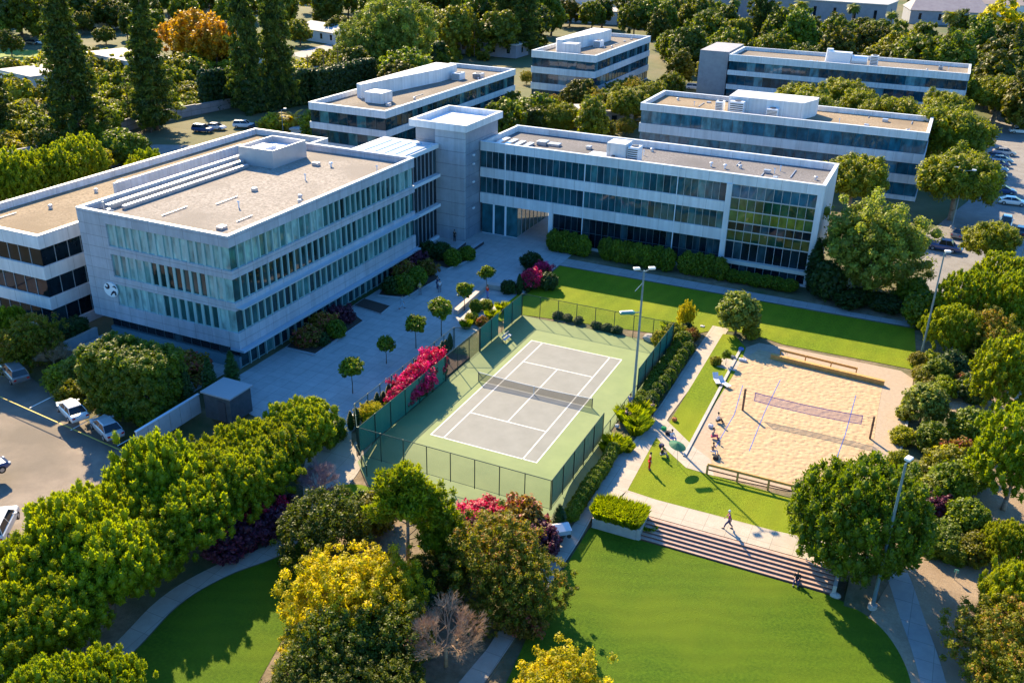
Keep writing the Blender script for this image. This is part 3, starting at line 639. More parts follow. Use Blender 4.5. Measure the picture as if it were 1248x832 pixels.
def glass_mat(name, dark, mid, pale, rough=.04, ior=1.5):
    m = bpy.data.materials.new(name); m.use_nodes = True; n, b = nodes(m)
    a = n.nodes.new('ShaderNodeAttribute'); a.attribute_name = 'tint'; r = n.nodes.new('ShaderNodeValToRGB'); e = r.color_ramp.elements
    e[0].position = 0; e[0].color = (*dark, 1); e[1].position = 1; e[1].color = (*pale, 1); k = e.new(.5); k.color = (*mid, 1)
    n.links.new(a.outputs['Fac'], r.inputs[0])
    tc = n.nodes.new('ShaderNodeTexCoord'); no = n.nodes.new('ShaderNodeTexNoise'); no.inputs['Scale'].default_value = 1.1; no.inputs['Detail'].default_value = 5
    mp = n.nodes.new('ShaderNodeMapping'); mp.inputs['Scale'].default_value = (1, 1, .5); n.links.new(tc.outputs['Object'], mp.inputs[0]); n.links.new(mp.outputs[0], no.inputs[0])
    mr = n.nodes.new('ShaderNodeMapRange'); mr.inputs[1].default_value = .3; mr.inputs[2].default_value = .7; mr.inputs[3].default_value = .45; mr.inputs[4].default_value = 1.35; n.links.new(no.outputs[0], mr.inputs[0])
    hs = n.nodes.new('ShaderNodeHueSaturation'); n.links.new(mr.outputs[0], hs.inputs['Value']); n.links.new(r.outputs[0], hs.inputs['Color'])
    n.links.new(hs.outputs[0], b.inputs['Base Color']); b.inputs['Roughness'].default_value = rough; b.inputs['IOR'].default_value = ior; b.inputs['Coat Weight'].default_value = .15; b.inputs['Coat Roughness'].default_value = .02
    return m
G_DARK = glass_mat('glass_dark', (.004, .010, .016), (.010, .03, .045), (.04, .09, .11), ior=1.33)
G_TEAL = glass_mat('glass_teal', (.006, .03, .042), (.015, .095, .12), (.10, .26, .26))
G_PALE = glass_mat('glass_pale_blinds', (.008, .022, .024), (.05, .17, .17), (.34, .52, .50))
G_GREEN = glass_mat('glass_green', (.004, .03, .02), (.015, .085, .045), (.20, .24, .03))
G_BLUE = glass_mat('glass_blue', (.006, .04, .065), (.02, .13, .20), (.14, .30, .34))  # bluer base colour stands in for blue reflected in the panes
MULL = mat('mullion_grey', (.42, .46, .50), .4, metal=.3); MULLD = mat('mullion_dark', (.09, .12, .14), .4, metal=.3)
FIN = mat('fin_glass', (.30, .46, .46), .15)
def tints(kind):
    r = rnd.random()
    if kind == 'dark': return r*.35 if r < .8 else .5+r*.3
    if kind == 'blinds': return rnd.uniform(.55, 1)
    if kind == 'mix': return rnd.choice([.05, .1, .3, .5, .6, .95])
    if kind == 'gold': return rnd.choice([.85, 1, .95, .7, .6])
    return r
def ribbon(parent, face, a0, a1, plane, z0, z1, n, gm, tint='dark', mull=MULL, mw=.05, depth=.22, split=None, fin=0, part='ribbon_window', finm=None):
    """a strip window on a wall plane: panes set back, mullions proud. face: 's','n' (plane y) or 'e','w' (plane x)"""
    sg = {'s': 1, 'n': -1, 'e': -1, 'w': 1}[face]; g = MB(); m = MB(); pd = plane+sg*depth
    def pt(a, d, z): return (a, d, z) if face in 'sn' else (d, a, z)
    w = (a1-a0)/n
    for i in range(n):
        t = tint(i/n) if callable(tint) else tints(tint)
        zz = [z0, z1] if not split else [z0, z0+(z1-z0)*split, z1]
        for j in range(len(zz)-1):
            e = [rnd.uniform(-.010, .010) for _ in range(4)]; t2 = min(1, max(0, t+rnd.uniform(-.1, .1)))
            q = [pt(a0+i*w, pd+e[0], zz[j]), pt(a0+(i+1)*w, pd+e[1], zz[j]), pt(a0+(i+1)*w, pd+e[2], zz[j+1]), pt(a0+i*w, pd+e[3], zz[j+1])]
            g.quad(*(q if face in 'se' else q[::-1]), t=t2)
    def bx(aa, ab, da, db, za, zb):
        p, q = pt(aa, da, za), pt(ab, db, zb); m.box(p[0], q[0], p[1], q[1], za, zb)
    for i in range(1, n):
        a = a0+i*w; bx(a-mw/2, a+mw/2, pd+sg*.05, pd-sg*(.07+fin), z0, z1)
    if split: bx(a0, a1, pd+sg*.04, pd-sg*.055, z0+(z1-z0)*split-.03, z0+(z1-z0)*split+.03)
    bx(a0, a1, pd+sg*.04, pd-sg*.06, z0-.01, z0+.05); bx(a0, a1, pd+sg*.04, pd-sg*.06, z1-.05, z1+.01)
    o = g.build(part, gm, parent, True); m.build('window_frame', finm or mull, o, True)
    return o
def band(parent, x0, x1, y0, y1, z0, z1, m, th=.5, name='spandrel', sides='sewn'):
    b = MB()
    if 's' in sides: b.box(x0, x1, y0, y0+th, z0, z1)
    if 'n' in sides: b.box(x0, x1, y1-th, y1, z0, z1)
    if 'w' in sides: b.box(x0, x0+th, y0+th, y1-th, z0, z1)
    if 'e' in sides: b.box(x1-th, x1, y0+th, y1-th, z0, z1)
    return b.build(name, m, parent, True)
def office(name, label, x0, x1, y0, y1, zt, wins, roofm, gm, tint='dark', bay=1.6, wall=WHITE, mull=MULLD, core_bot=0, roofdrop=.9, faces='sewn', cat='office building', tintmap=None):
    t = thing(name, label, cat, ((x0+x1)/2, (y0+y1)/2, 0))
    c = MB(); c.box(x0+.45, x1-.45, y0+.45, y1-.45, core_bot, zt-roofdrop-.05); c.build('leak_block_core', mat('core_dark', (.02, .025, .03), .8), t, True)  # dark box behind the panes, added to stop light leaks
    zs = [zt]
    for a, b in wins: zs += [b, a]
    zs.append(core_bot)
    for i in range(0, len(zs), 2):
        if zs[i]-zs[i+1] > .05: band(t, x0, x1, y0, y1, zs[i+1], zs[i], wall, name='parapet' if i == 0 else 'spandrel', th=.42)
    for k, (a, b) in enumerate(wins):
        tn = tintmap[k] if tintmap else tint
        for f in faces:
            if f in 'sn': ribbon(t, f, x0+.2, x1-.2, y0 if f == 's' else y1, a, b, max(2, int((x1-x0)/bay)), gm, tn, mull)
            else: ribbon(t, f, y0+.2, y1-.2, x1 if f == 'e' else x0, a, b, max(2, int((y1-y0)/bay)), gm, tn, mull)
    r = MB(); r.box(x0+.42, x1-.42, y0+.42, y1-.42, zt-roofdrop, zt-roofdrop+.05); r.build('roof', roofm, t, True)
    cp = MB(); e = .04; w = .5
    cp.box(x0-e, x1+e, y0-e, y0+w, zt, zt+.06); cp.box(x0-e, x1+e, y1-w, y1+e, zt, zt+.06); cp.box(x0-e, x0+w, y0+w, y1-w, zt, zt+.06); cp.box(x1-w, x1+e, y0+w, y1-w, zt, zt+.06)
    cp.build('coping', WHITE2, t, True)
    return t
def vents(t, spots, z):
    for x, y in spots:
        b = MB(); b.tube((x, y, z), (x, y, z+.45), .12, .12, 8); b.ball((x, y, z+.5), (.28, .28, .16)); b.build('vent', WHITE2, t, True, smooth=False)
def unit_box(t, x0, x1, y0, y1, z0, z1, m=WHITE2, name='air_unit'):
    b = MB(); b.box(x0, x1, y0, y1, z0, z1); o = b.build(name, m, t, True, bevel=.05)
    g = MB(); n = 6
    for i in range(n): g.box(x0+.1, x1-.1, y0-.03, y0-.002, z0+.15+(z1-z0-.3)*i/n, z0+.15+(z1-z0-.3)*(i+.5)/n)
    g.build('louvre', TIND, o, True); f = MB(); f.tube(((x0+x1)/2, (y0+y1)/2, z1+.002), ((x0+x1)/2, (y0+y1)/2, z1+.15), min(x1-x0, y1-y0)*.32, None, 14); f.build('fan', TIND, o, True)

# building with the round emblem
ax0, ax1, ay0, ay1 = -50.0, -29.4, -10.0, 26.5
A = thing('office_building', 'grey panelled office building with round white emblem and pale teal strip windows', 'office building', ((ax0+ax1)/2, (ay0+ay1)/2, 0))
c = MB(); c.box(ax0+.45, ax1-.45, ay0+.45, ay1-.45, 3.1, 14.4); c.box(ax0+1.4, ax1-1.2, ay0+1.2, ay1-.45, 0, 3.0); c.build('leak_block_core', MATS['core_dark'] if 'core_dark' in MATS else mat('core_dark', (.02, .025, .03), .8), A, True)  # dark filler boxes behind the glazing, added against light leaks
for i, (za, zb) in enumerate(((14.1, 15.3), (10.7, 11.6), (7.2, 8.1), (2.9, 4.7))): band(A, ax0, ax1, ay0, ay1, za, zb, PANEL, .42, 'parapet' if i == 0 else 'spandrel')
b = MB()
for za, zb in ((11.6, 14.1), (8.1, 10.7), (4.7, 7.2)): b.box(ax0, -46.0, ay0, ay0+.42, za, zb)
b.build('end_wall', PANEL, A, True)
def pale(t): return rnd.uniform(.7, 1)
ribbon(A, 's', -46, -29.6, ay0, 11.6, 14.1, 15, G_PALE, pale, FIN, .34, .2, None, .05)
ribbon(A, 's', -46, -29.6, ay0, 8.1, 10.7, 15, G_PALE, lambda t: rnd.uniform(.7, .95) if (t < .28 or t > .78) else rnd.uniform(0, .12), FIN, .34, .2, None, .05)
ribbon(A, 's', -46, -29.6, ay0, 4.7, 7.2, 15, G_PALE, lambda t: rnd.uniform(.7, 1) if (t < .35 or t > .8) else rnd.uniform(.2, .4), FIN, .34, .2, None, .05)
for za, zb, fn in ((11.6, 14.1, lambda t: rnd.choice([.45, .6, .75, .9]) if (t < .42 or t > .85) else rnd.uniform(.05, .4)), (8.1, 10.7, lambda t: rnd.uniform(0, .12) if t < .42 else rnd.choice([.1, .2, .35, .5])), (4.7, 7.2, lambda t: rnd.choice([.05, .15, .3, .5]) if t < .5 else rnd.choice([.2, .35, .6]))):
    ribbon(A, 'e', ay0+.2, ay1-.2, ax1, za, zb, 32, G_PALE, fn, FIN, .16, .26, None, .12)
ribbon(A, 'w', ay0+.2, ay1-.2, ax0, 11.6, 14.1, 20, G_DARK); ribbon(A, 'n', ax0+.2, ax1-.2, ay1, 11.6, 14.1, 14, G_DARK); ribbon(A, 'n', ax0+.2, ax1-.2, ay1, 8.1, 10.7, 14, G_DARK); ribbon(A, 'n', ax0+.2, ax1-.2, ay1, 4.7, 7.2, 14, G_DARK); ribbon(A, 'w', ay0+.2, ay1-.2, ax0, 8.1, 10.7, 20, G_DARK); ribbon(A, 'w', ay0+.2, ay1-.2, ax0, 4.7, 7.2, 20, G_DARK)
ribbon(A, 'e', ay0+1.2, ay1-.5, ax1-.95, 0, 2.85, 26, G_TEAL, 'dark', FIN, .12, .2, None, .2, 'ground_floor_glazing')
ribbon(A, 's', ax0+1.4, ax1-1.2, ay0+1.2-.3, 1.4, 2.85, 14, G_DARK, 'dark', MULLD, .06, .2, None, 0, 'ground_floor_glazing')
b = MB(); b.box(ax0+1.3, ax1-1.0, ay0+.8, ay0+1.15, 0, 1.35); b.build('plinth', mat('plinth_teal', (.12, .21, .25), .5), A, True)
b = MB(); b.box(ax1-1.2, ax1+.6, ay0-.1, ay1+.3, 2.62, 2.88); b.build('canopy', mat('canopy_metal', (.42, .52, .62), .35, metal=.3), A, True)
cm = MB()
for k in range(4):                                            # light shelf running up the east front
    pass
lsz = MB(); lsz.box(ax1-.02, ax1+.75, ay0+.2, ay1, 7.42, 7.56); lsz.build('light_shelf', mat('shelf_metal', (.50, .58, .64), .3, metal=.4), A, True)
r = MB(); r.box(ax0+.42, ax1-.42, ay0+.42, ay1-.42, 14.4, 14.5); r.build('roof', ROOF_A, A, True)
cp = MB(); cp.box(ax0-.04, ax1+.04, ay0-.04, ay0+.42, 15.3, 15.38); cp.box(ax0-.04, ax1+.04, ay1-.42, ay1+.04, 15.3, 15.38); cp.box(ax0-.04, ax0+.42, ay0+.42, ay1-.42, 15.3, 15.38); cp.box(ax1-.42, ax1+.04, ay0+.42, ay1-.42, 15.3, 15.38); cp.build('coping', WHITE2, A, True)
d = MB(); d.box(-48.8, -48.2, -7.2, 15.4, 14.5, 15.1); d.box(-47.3, -46.8, -6.3, 14.6, 14.5, 14.95); o = d.build('duct', TIN, A, True, bevel=.05)
d = MB(); d.tube((-48.1, -8, 14.5), (-48.1, -8, 15.7), .08); d.tube((-47.4, -8, 14.5), (-47.4, -8, 15.0), .3, .2, 10); d.tube((-46.6, -8, 14.9), (-48.1, -8, 14.9), .06); d.build('vent_pipe', TIN, A, True)
# ribbed plant enclosure
RIB = mat('ribbed_steel', (.42, .42, .44), .35, (.5, .5, .52), .5, metal=.35)
n_, b_ = nodes(RIB); tc_ = n_.nodes.new('ShaderNodeTexCoord'); sp_ = n_.nodes.new('ShaderNodeSeparateXYZ'); ad_ = n_.nodes.new('ShaderNodeMath'); cb_ = n_.nodes.new('ShaderNodeCombineXYZ'); wv_ = n_.nodes.new('ShaderNodeTexWave'); wv_.inputs['Scale'].default_value = 1.6
n_.links.new(tc_.outputs['Object'], sp_.inputs[0]); n_.links.new(sp_.outputs[0], ad_.inputs[0]); n_.links.new(sp_.outputs[1], ad_.inputs[1]); n_.links.new(ad_.outputs[0], cb_.inputs[0]); n_.links.new(cb_.outputs[0], wv_.inputs[0])
bp_ = n_.nodes.new('ShaderNodeBump'); bp_.inputs['Strength'].default_value = .4; n_.links.new(wv_.outputs[1], bp_.inputs['Height']); n_.links.new(bp_.outputs[0], b_.inputs['Normal'])
mx0, mx1, my0, my1 = -49.2, -43.7, 15.6, 22.6
e = MB(); e.box(mx0, mx1, my0, my0+.2, 14.5, 16.8); e.box(mx0, mx1, my1-.2, my1, 14.5, 16.8); e.box(mx0, mx0+.2, my0+.2, my1-.2, 14.5, 16.8); e.box(mx1-.2, mx1, my0+.2, my1-.2, 14.5, 16.8); en = e.build('plant_enclosure', RIB, A, True)
e = MB(); e.box(mx0+.2, mx1-.2, my0+.2, my1-.2, 15.9, 16.0); e.build('enclosure_roof', WHITE2, en, True)
e = MB(); e.box(mx0+.8, mx0+3, my0+1.5, my1-3, 16.0, 16.5); e.build('air_duct', WHITE2, en, True, bevel=.05)
vents(A, [(-38, 20)], 14.5)
# emblem on the south wall: white disc with three dark strokes
em = MB(); N = 28; em.add([(-46.7+1.0*math.cos(2*PI*i/N), ay0-.02, 6.45+.85*math.sin(2*PI*i/N)) for i in range(N)]+[(-46.7+1.0*math.cos(2*PI*i/N), ay0-.16, 6.45+.85*math.sin(2*PI*i/N)) for i in range(N)], [tuple(range(N)), tuple(range(2*N-1, N-1, -1))]+[(i, (i+1) % N, N+(i+1) % N, N+i) for i in range(N)])
eo = em.build('emblem', mat('emblem_white', (.8, .82, .85), .4), A, True)
def stroke(pts, w, y):
    b = MB()
    for i in range(len(pts)-1):
        (xa, za), (xb, zb) = pts[i], pts[i+1]; L = math.hypot(xb-xa, zb-za); nx, nz = -(zb-za)/L*w[i], (xb-xa)/L*w[i]; nx2, nz2 = -(zb-za)/L*w[i+1], (xb-xa)/L*w[i+1]
        b.add([(xa-nx, y, za-nz), (xb-nx2, y, zb-nz2), (xb+nx2, y, zb+nz2), (xa+nx, y, za+nz), (xa-nx, y+.03, za-nz), (xb-nx2, y+.03, zb-nz2), (xb+nx2, y+.03, zb+nz2), (xa+nx, y+.03, za+nz)], [(0, 1, 2, 3), (4, 7, 6, 5), (0, 4, 5, 1), (1, 5, 6, 2), (2, 6, 7, 3), (3, 7, 4, 0)])
    return b
for pts_, ww in (([(-47.45, 6.75), (-47.15, 6.55), (-46.85, 6.75), (-46.95, 7.05), (-47.2, 7.1)], [.05, .12, .13, .1, .05]), ([(-46.75, 5.8), (-46.45, 6.15), (-46.15, 6.35), (-45.95, 6.1), (-46.1, 5.9)], [.05, .1, .14, .12, .05]), ([(-46.3, 6.9), (-46.0, 6.95), (-45.8, 6.75)], [.04, .1, .05])):
    stroke(pts_, ww, ay0-.2).build('emblem_stroke', mat('emblem_dark', (.02, .03, .06), .4), eo, True)

# tan-roofed building on the left
B = office('office_building', 'white banded office building with long tan gravel roof, left of the emblem building', -68.3, -54.1, -12.2, 42, 12.0, [(8.4, 10.5), (4.7, 6.9), (1.2, 3.3)], ROOF_B, G_DARK, 'dark', 1.75, mull=MULL)
b = MB(); b.box(-59.6, -59.3, 4.0, 28, 11.15, 13.3); b.box(-59.3, -54.6, 27.7, 28.0, 11.15, 13.3); b.build('roof_screen', WHITE, B, True)
b = MB(); b.tube((-58.6, -2, 11.1), (-58.6, -2, 12.2), .07); b.tube((-58.6, -2, 12.0), (-58.2, -2, 12.0), .07); b.build('vent_pipe', WHITE2, B, True); vents(B, [(-55.3, 4)], 11.1)

# long building with the glazed end
ex0, ex1, ey0, ey1 = -28.6, 20.8, 44.4, 57.3
E = thing('office_building', 'long white office building over the passage with green glazed end by the upper lawn', 'office building', ((ex0+ex1)/2, (ey0+ey1)/2, 0))
CD = MATS['core_dark']
c = MB(); c.box(ex0+.3, ex1-.45, ey0+.5, ey1-.45, 6.0, 13.0); c.box(-16.6, ex1-.45, ey0+.5, ey1-.45, 0, 5.95); c.build('leak_block_core', CD, E, True)  # dark filler behind the strip windows, added against light leaks
def sb(n_, x0, x1, z0, z1, m=WHITE, th=.45, y=None):
    y = ey0 if y is None else y; b = MB(); b.box(x0, x1, y, y+th, z0, z1); b.build(n_, m, E, True)
sb('parapet', ex0, ex1, 12.7, 14.0); sb('spandrel', ex0, 8.3, 8.75, 10.15); sb('spandrel', ex0, 8.3, 4.75, 6.3); sb('column', 8.3, 9.05, .0, 12.7, th=.7, y=ey0-.25); sb('jamb', -17.3, -16.6, 0, 4.75)
sb('sill', -16.6, 8.3, 0, .4)
ribbon(E, 's', ex0, 8.3, ey0, 10.15, 12.7, 38, G_TEAL, lambda t: rnd.choice([.05, .1, .2, .4]) if t < .4 else rnd.choice([.2, .45, .5, .55, .75]), MULL, .05, .2)
ribbon(E, 's', ex0, 8.3, ey0, 6.3, 8.75, 38, G_TEAL, lambda t: rnd.choice([.15, .3, .4, .5]) if t < .5 else rnd.choice([.2, .5, .55, .6, .3]), MULL, .05, .2)
ribbon(E, 's', -16.6, 8.3, ey0, .4, 4.75, 26, G_DARK, 'dark', MULLD, .06, .2, .5)
# curtain wall of the end bay: rows of square panes
rows = [(10.9, 12.7, G_BLUE, lambda t: rnd.uniform(.2, .6)), (9.2, 10.85, G_GREEN, lambda t: rnd.choice([.3, .55, .65, .45])), (7.6, 9.15, G_GREEN, lambda t: rnd.choice([.75, .85, .6, .7])), (6.4, 7.55, G_DARK, 'dark'), (4.9, 6.35, G_GREEN, lambda t: rnd.choice([.1, .25, .3])), (2.3, 4.85, G_DARK, 'dark'), (.3, 1.7, G_DARK, 'dark')]
for a, b_, gm, tt in rows: ribbon(E, 's', 9.05, 20.0, ey0, a, b_, 10, gm, tt, MULL, .06, .12, part='curtain_wall_row')
tr = MB()
for a in (10.85, 9.15, 7.55, 6.35, 4.85): tr.box(9.05, 20.0, ey0+.04, ey0+.4, a, a+.05)
tr.build('transoms', MULL, E, True)
sb('ledge', 9.05, 20.6, 1.75, 2.25, mat('ledge_metal', (.50, .50, .46), .5), .9, ey0-.4); sb('sill', 9.05, 20.0, 0, .3)
b = MB(); b.prism([(20.0, ey0), (ex1, ey0-.02), (ex1, ey1), (20.36, ey1), (20.36, ey0+.45), (20.0, ey0+.45)], 0, 12.7); b.build('end_wall', WHITE, E, True)
b = MB(); b.box(20.36, ex1, ey0+.45, ey1, 12.7, 14.0); b.box(ex0, ex1-.44, ey1-.42, ey1, 12.7, 14.0); b.box(ex0, ex0+.4, ey0+.45, ey1-.42, 12.7, 14); b.build('parapet', WHITE, E, True)
for a, b_ in ((10.15, 12.7), (6.3, 8.75)): ribbon(E, 'n', ex0, 20.3, ey1, a, b_, 30, G_DARK)
band(E, ex0, 20.36, ey0, ey1, 8.75, 10.15, WHITE, .42, sides='n'); band(E, ex0, 20.36, ey0, ey1, 4.75, 6.3, WHITE, .42, sides='n')
r = MB(); r.box(ex0+.4, 20.36, ey0+.45, ey1-.42, 13.0, 13.1); r.build('roof', ROOF_E, E, True)
cp = MB(); cp.box(ex0, ex1+.05, ey0-.05, ey0+.45, 14, 14.07); cp.box(ex0, ex1+.05, ey1-.42, ey1+.05, 14, 14.07); cp.box(20.36, ex1+.05, ey0+.45, ey1-.42, 14, 14.07); cp.build('coping', WHITE2, E, True)
b = MB(); b.box(-28.6, -16.6, ey0+.5, ey1-.45, 5.5, 5.95); b.build('passage_ceiling', WHITE, E, True)
# glazed lobby under the bridge
ribbon(E, 's', -28.3, -22.4, ey0, 0, 4.7, 3, G_TEAL, lambda t: .5, WHITE2, .3, .2, part='lobby_glazing')
ribbon(E, 'e', ey0+.5, ey1-.3, -22.4, 0, 5.5, 8, G_PALE, lambda t: rnd.uniform(.2, .5), MULL, .08, .1, part='lobby_glazing')
b = MB(); b.box(-28.5, -22.7, ey0+.6, ey1-.3, 0, 5.45); b.build('lobby_core', CD, E, True)
pb = MB(); pb.box(-9.7, -6.9, 46.6, 49.6, 13.1, 15.6); pb.build('roof_house', WHITE, E, True)
unit_box(E, -6.8, -5.2, 47.2, 49.2, 13.1, 15.2); unit_box(E, -8.9, -8.0, 45.6, 46.4, 13.1, 13.9, TIN)
b = MB(); b.box(-13, -9.9, 48.2, 50.2, 13.1, 13.25); b.build('roof_pad', WHITE2, E, True)
vents(E, [(4.5, 50.5), (6.5, 50.3), (-22, 46)], 13.1)
for i in range(4): 
    b = MB(); b.box(-27.5+i*1.5, -26.7+i*1.5, 47, 51-.4*i, 13.1, 13.5); b.build('skylight', TIN, E, True)
b = MB(); b.box(-22, -20.5, 50, 51.5, 13.1, 13.7); b.box(-20.3, -18.5, 50.3, 51.5, 13.1, 13.5); b.build('roof_plant', TIN, E, True, bevel=.05)
# tower
T = thing('stair_tower', 'square stair tower of steel and concrete panels between the two front office buildings', 'tower', (-32.9, 45.2, 0))
b = MB(); b.box(-37.0, -28.75, 40.0, 50.6, 0, 16.3); b.build('steel_wall', STEEL, T, True)
b = MB(); b.box(-33.5, -28.70, 39.5, 39.95, 0, 16.3); b.box(-31.6, -28.7, 39.45, 39.49, 0, 16.3); b.build('concrete_wall', CONCP, T, True)
b = MB(); b.box(-37.6, -28.2, 39.1, 39.6, 16.3, 17.3); b.box(-37.6, -28.2, 50.7, 51.2, 16.3, 17.3); b.box(-37.6, -37.1, 39.6, 50.7, 16.3, 17.3); b.box(-28.7, -28.2, 39.6, 50.7, 16.3, 17.3); b.build('cornice', WHITE, T, True)
b = MB(); b.box(-37.1, -28.7, 39.6, 50.7, 16.32, 16.5); b.build('roof', WHITE2, T, True)
for z in (12.3, 8.3, 4.3, 11.0):
    b = MB(); b.box(-28.68, -28.5, 42, 42.5, z, z+.25); b.build('wall_lamp', WHITE2, T, True)
# glazed link between emblem building and tower
Lk = thing('glass_link', 'glazed link building with flat white roof between emblem building and stair tower', 'building', (-36, 33.2, 0))
b = MB(); b.box(-41.7, -33.3, 26.9, 39.0, 0, 13.6); b.build('leak_block_core', CD, Lk, True)  # dark filler behind the link glazing, added against light leaks
b = MB(); b.box(-42, -32.8, 26.6, 39.3, 13.6, 14.2); b.build('roof', WHITE2, Lk, True)
for i in range(5):
    b = MB(); b.box(-41+i*1.65, -39.7+i*1.65, 28, 38, 14.2, 14.35); b.build('roof_light', mat('roof_light_glass', (.5, .58, .64), .2), Lk, True)
for za, zb in ((9.9, 13.55), (5.4, 9.4), (.4, 4.9)): ribbon(Lk, 'e', 26.8, 39.0, -33.0, za, zb, 11, G_DARK, 'dark', MULL, .08, .15, None, .08)
b = MB()
for z in (9.4, 4.9): b.box(-33.25, -32.5, 26.7, 39.2, z, z+.45)
b.box(-33.2, -32.8, 26.7, 39.2, 0, .38); b.build('floor_band', WHITE2, Lk, True)

# buildings behind
C = office('office_building', 'white banded office building with brown roof behind the emblem building and tower', -74, -57.4, 64.2, 119.5, 12.0, [(8.5, 10.7), (5, 7.3), (1.5, 3.8)], ROOF_C, G_TEAL, 'dark', 1.9)
D = office('office_building', 'distant white banded office building at the top centre of the campus', -66.5, -49, 149, 195, 12.0, [(8.1, 10.3), (4.1, 6.5), (.3, 2.4)], ROOF_C, G_BLUE, 'dark', 2.2)
Fb = office('office_building', 'white banded office building right behind the long front building', -20.2, 31, 95.7, 111.3, 12.0, [(8.3, 10.7), (4.5, 6.6), (.8, 3.0)], ROOF_B, G_BLUE, 'blinds' if False else (lambda t: rnd.uniform(.5, .9) if t < .5 else rnd.uniform(.3, .55)), 1.9)
G = office('office_building', 'farthest white banded office building at the top right with grey end wall', -20.5, 36.2, 170.6, 188, 12.0, [(8.2, 10.4), (4.6, 7.0), (1, 3.4)], ROOF_C, G_BLUE, 'dark', 2.2)
b = MB(); b.box(-28.5, -21, 172, 190, 0, 12.4); b.build('end_block', mat('end_grey', (.28, .27, .29), .7, (.34, .33, .35), 1), G, True)
def screen_wall(t, poly, z0, z1, m=WHITE):
    b = MB(); b.prism(poly, z0, z1); b.build('roof_screen', m, t, True)
screen_wall(C, [(-70.5, 76), (-70.2, 76), (-66.3, 100), (-66.3, 108), (-71.5, 108), (-71.5, 76.5)], 11.15, 13.8); b = MB(); b.box(-67.5, -63.5, 73, 76.6, 11.15, 13.2); b.build('roof_house', WHITE, C, True, bevel=.1); unit_box(C, -65.5, -63.5, 104, 106.5, 11.15, 12.6); unit_box(C, -62.5, -60.5, 108, 110, 11.15, 12.2, TIN)
screen_wall(D, [(-62.4, 156), (-61, 156), (-58, 178), (-58, 186), (-63.5, 186), (-63.5, 158)], 11.15, 14.2); b = MB(); b.box(-60.5, -56.5, 154.5, 158, 11.15, 13.6); b.build('roof_house', WHITE, D, True); unit_box(D, -57.5, -55.5, 170, 173, 11.15, 12.8)
b = MB(); b.prism([(-4.5, 100), (9.2, 100), (10.8, 105), (10.8, 107.5), (-4.5, 107.5)], 11.15, 14.2); b.build('roof_house', WHITE, Fb, True)
unit_box(Fb, -6.6, -5.2, 98.6, 100.6, 11.15, 13.2); unit_box(Fb, -3.8, -1.2, 98.0, 99.8, 11.15, 13.6); unit_box(Fb, 3.0, 5.0, 98.2, 99.9, 11.15, 12.9)
b = MB(); b.tube((8.8, 178, 12.2), (12.5, 178, 12.2), 1.1, 1.1, 10); b.box(3.0, 8.6, 177, 179.5, 11.15, 13.8); b.tube((3.2, 178.5, 11.2), (3.2, 178.5, 14.4), 1.0, .8, 10); b.build('roof_duct', WHITE2, G, True); unit_box(G, 13.2, 15, 177, 179, 11.15, 13.6)
unit_box(G, 29, 30, 180, 181, 11.15, 12, TIN)
def clutter(t, x0, x1, y0, y1, z, n, seed):
    q = random.Random(seed)
    for i in range(n):
        x, y = q.uniform(x0, x1), q.uniform(y0, y1); k = i % 4; b = MB()
        if k == 0: b.box(x, x+q.uniform(.5, 1.1), y, y+q.uniform(.5, 1.1), z, z+q.uniform(.25, .6)); b.build('roof_hatch', TIN, t, True, bevel=.03)
        elif k == 1: b.tube((x, y, z), (x, y, z+.7), .07, None, 6).tube((x-.12, y, z+.7), (x+.12, y, z+.7), .1, None, 6); b.build('vent_pipe', WHITE2, t, True)
        elif k == 2:
            L = q.uniform(2.5, 5); b.box(x, x+.09, y, y+L, z+.06, z+.15); b.box(x-.08, x+.17, y+.3, y+.42, z, z+.07); b.box(x-.08, x+.17, y+L-.5, y+L-.38, z, z+.07); b.build('conduit', TIN, t, True)
        else: b.tube((x, y, z), (x, y, z+.35), .25, .2, 10).ball((x, y, z+.38), (.3, .3, .14)); b.build('vent', TIN, t, True)
clutter(A, -42, -31, -7, 24, 14.5, 11, 1); clutter(B, -67, -61, -10, 38, 11.15, 9, 2); clutter(E, -25, 19, 46, 55.5, 13.1, 14, 3); clutter(C, -63, -59, 67, 115, 11.15, 9, 4); clutter(Fb, 12, 29, 98, 109, 11.15, 7, 5); clutter(Fb, -19, -8, 98, 109, 11.15, 4, 6); clutter(G, -18, 34, 173, 186, 11.15, 10, 7); clutter(D, -55, -50, 152, 192, 11.15, 6, 8)
for k, x in enumerate((-24.5, -12.0, 1.5)):
    b = MB().box(x, x+.12, ey0-.1, ey0-.005, 0 if x > -16 else 6.0, 13.9); b.build('downpipe', WHITE2, E, True)
# kiosk, screen wall and low terrace walls south of the emblem building
kx = thing('service_kiosk', 'small dark flat roofed kiosk at the end of the pale screen wall', 'kiosk', (-25.0, -17.2, 0))
b = MB(); b.box(-26.6, -23.4, -18.8, -15.8, 0, 2.7); b.build('wall', mat('kiosk_wall', (.05, .06, .07), .6, (.08, .09, .10), 2), kx, True)
b = MB(); b.box(-26.8, -23.2, -19.0, -15.6, 2.7, 2.85); b.build('roof', mat('kiosk_roof', (.35, .35, .36), .6), kx, True)
b = MB(); b.box(-24.9, -24.0, -18.86, -18.81, .05, 2.2); b.build('door', TIND, kx, True)
sw = thing('screen_wall', 'pale panelled screen wall between the parking bays and the kiosk', 'wall', (-27.6, -22, 0))
for i in range(6):
    y = -26.4+i*1.35; b = MB(); b.box(-27.8, -27.62, y, y+1.3, 0, 2.0); b.build('panel', mat('screen_panel', (.42, .46, .48), .6, (.5, .54, .56), 1), sw, True)
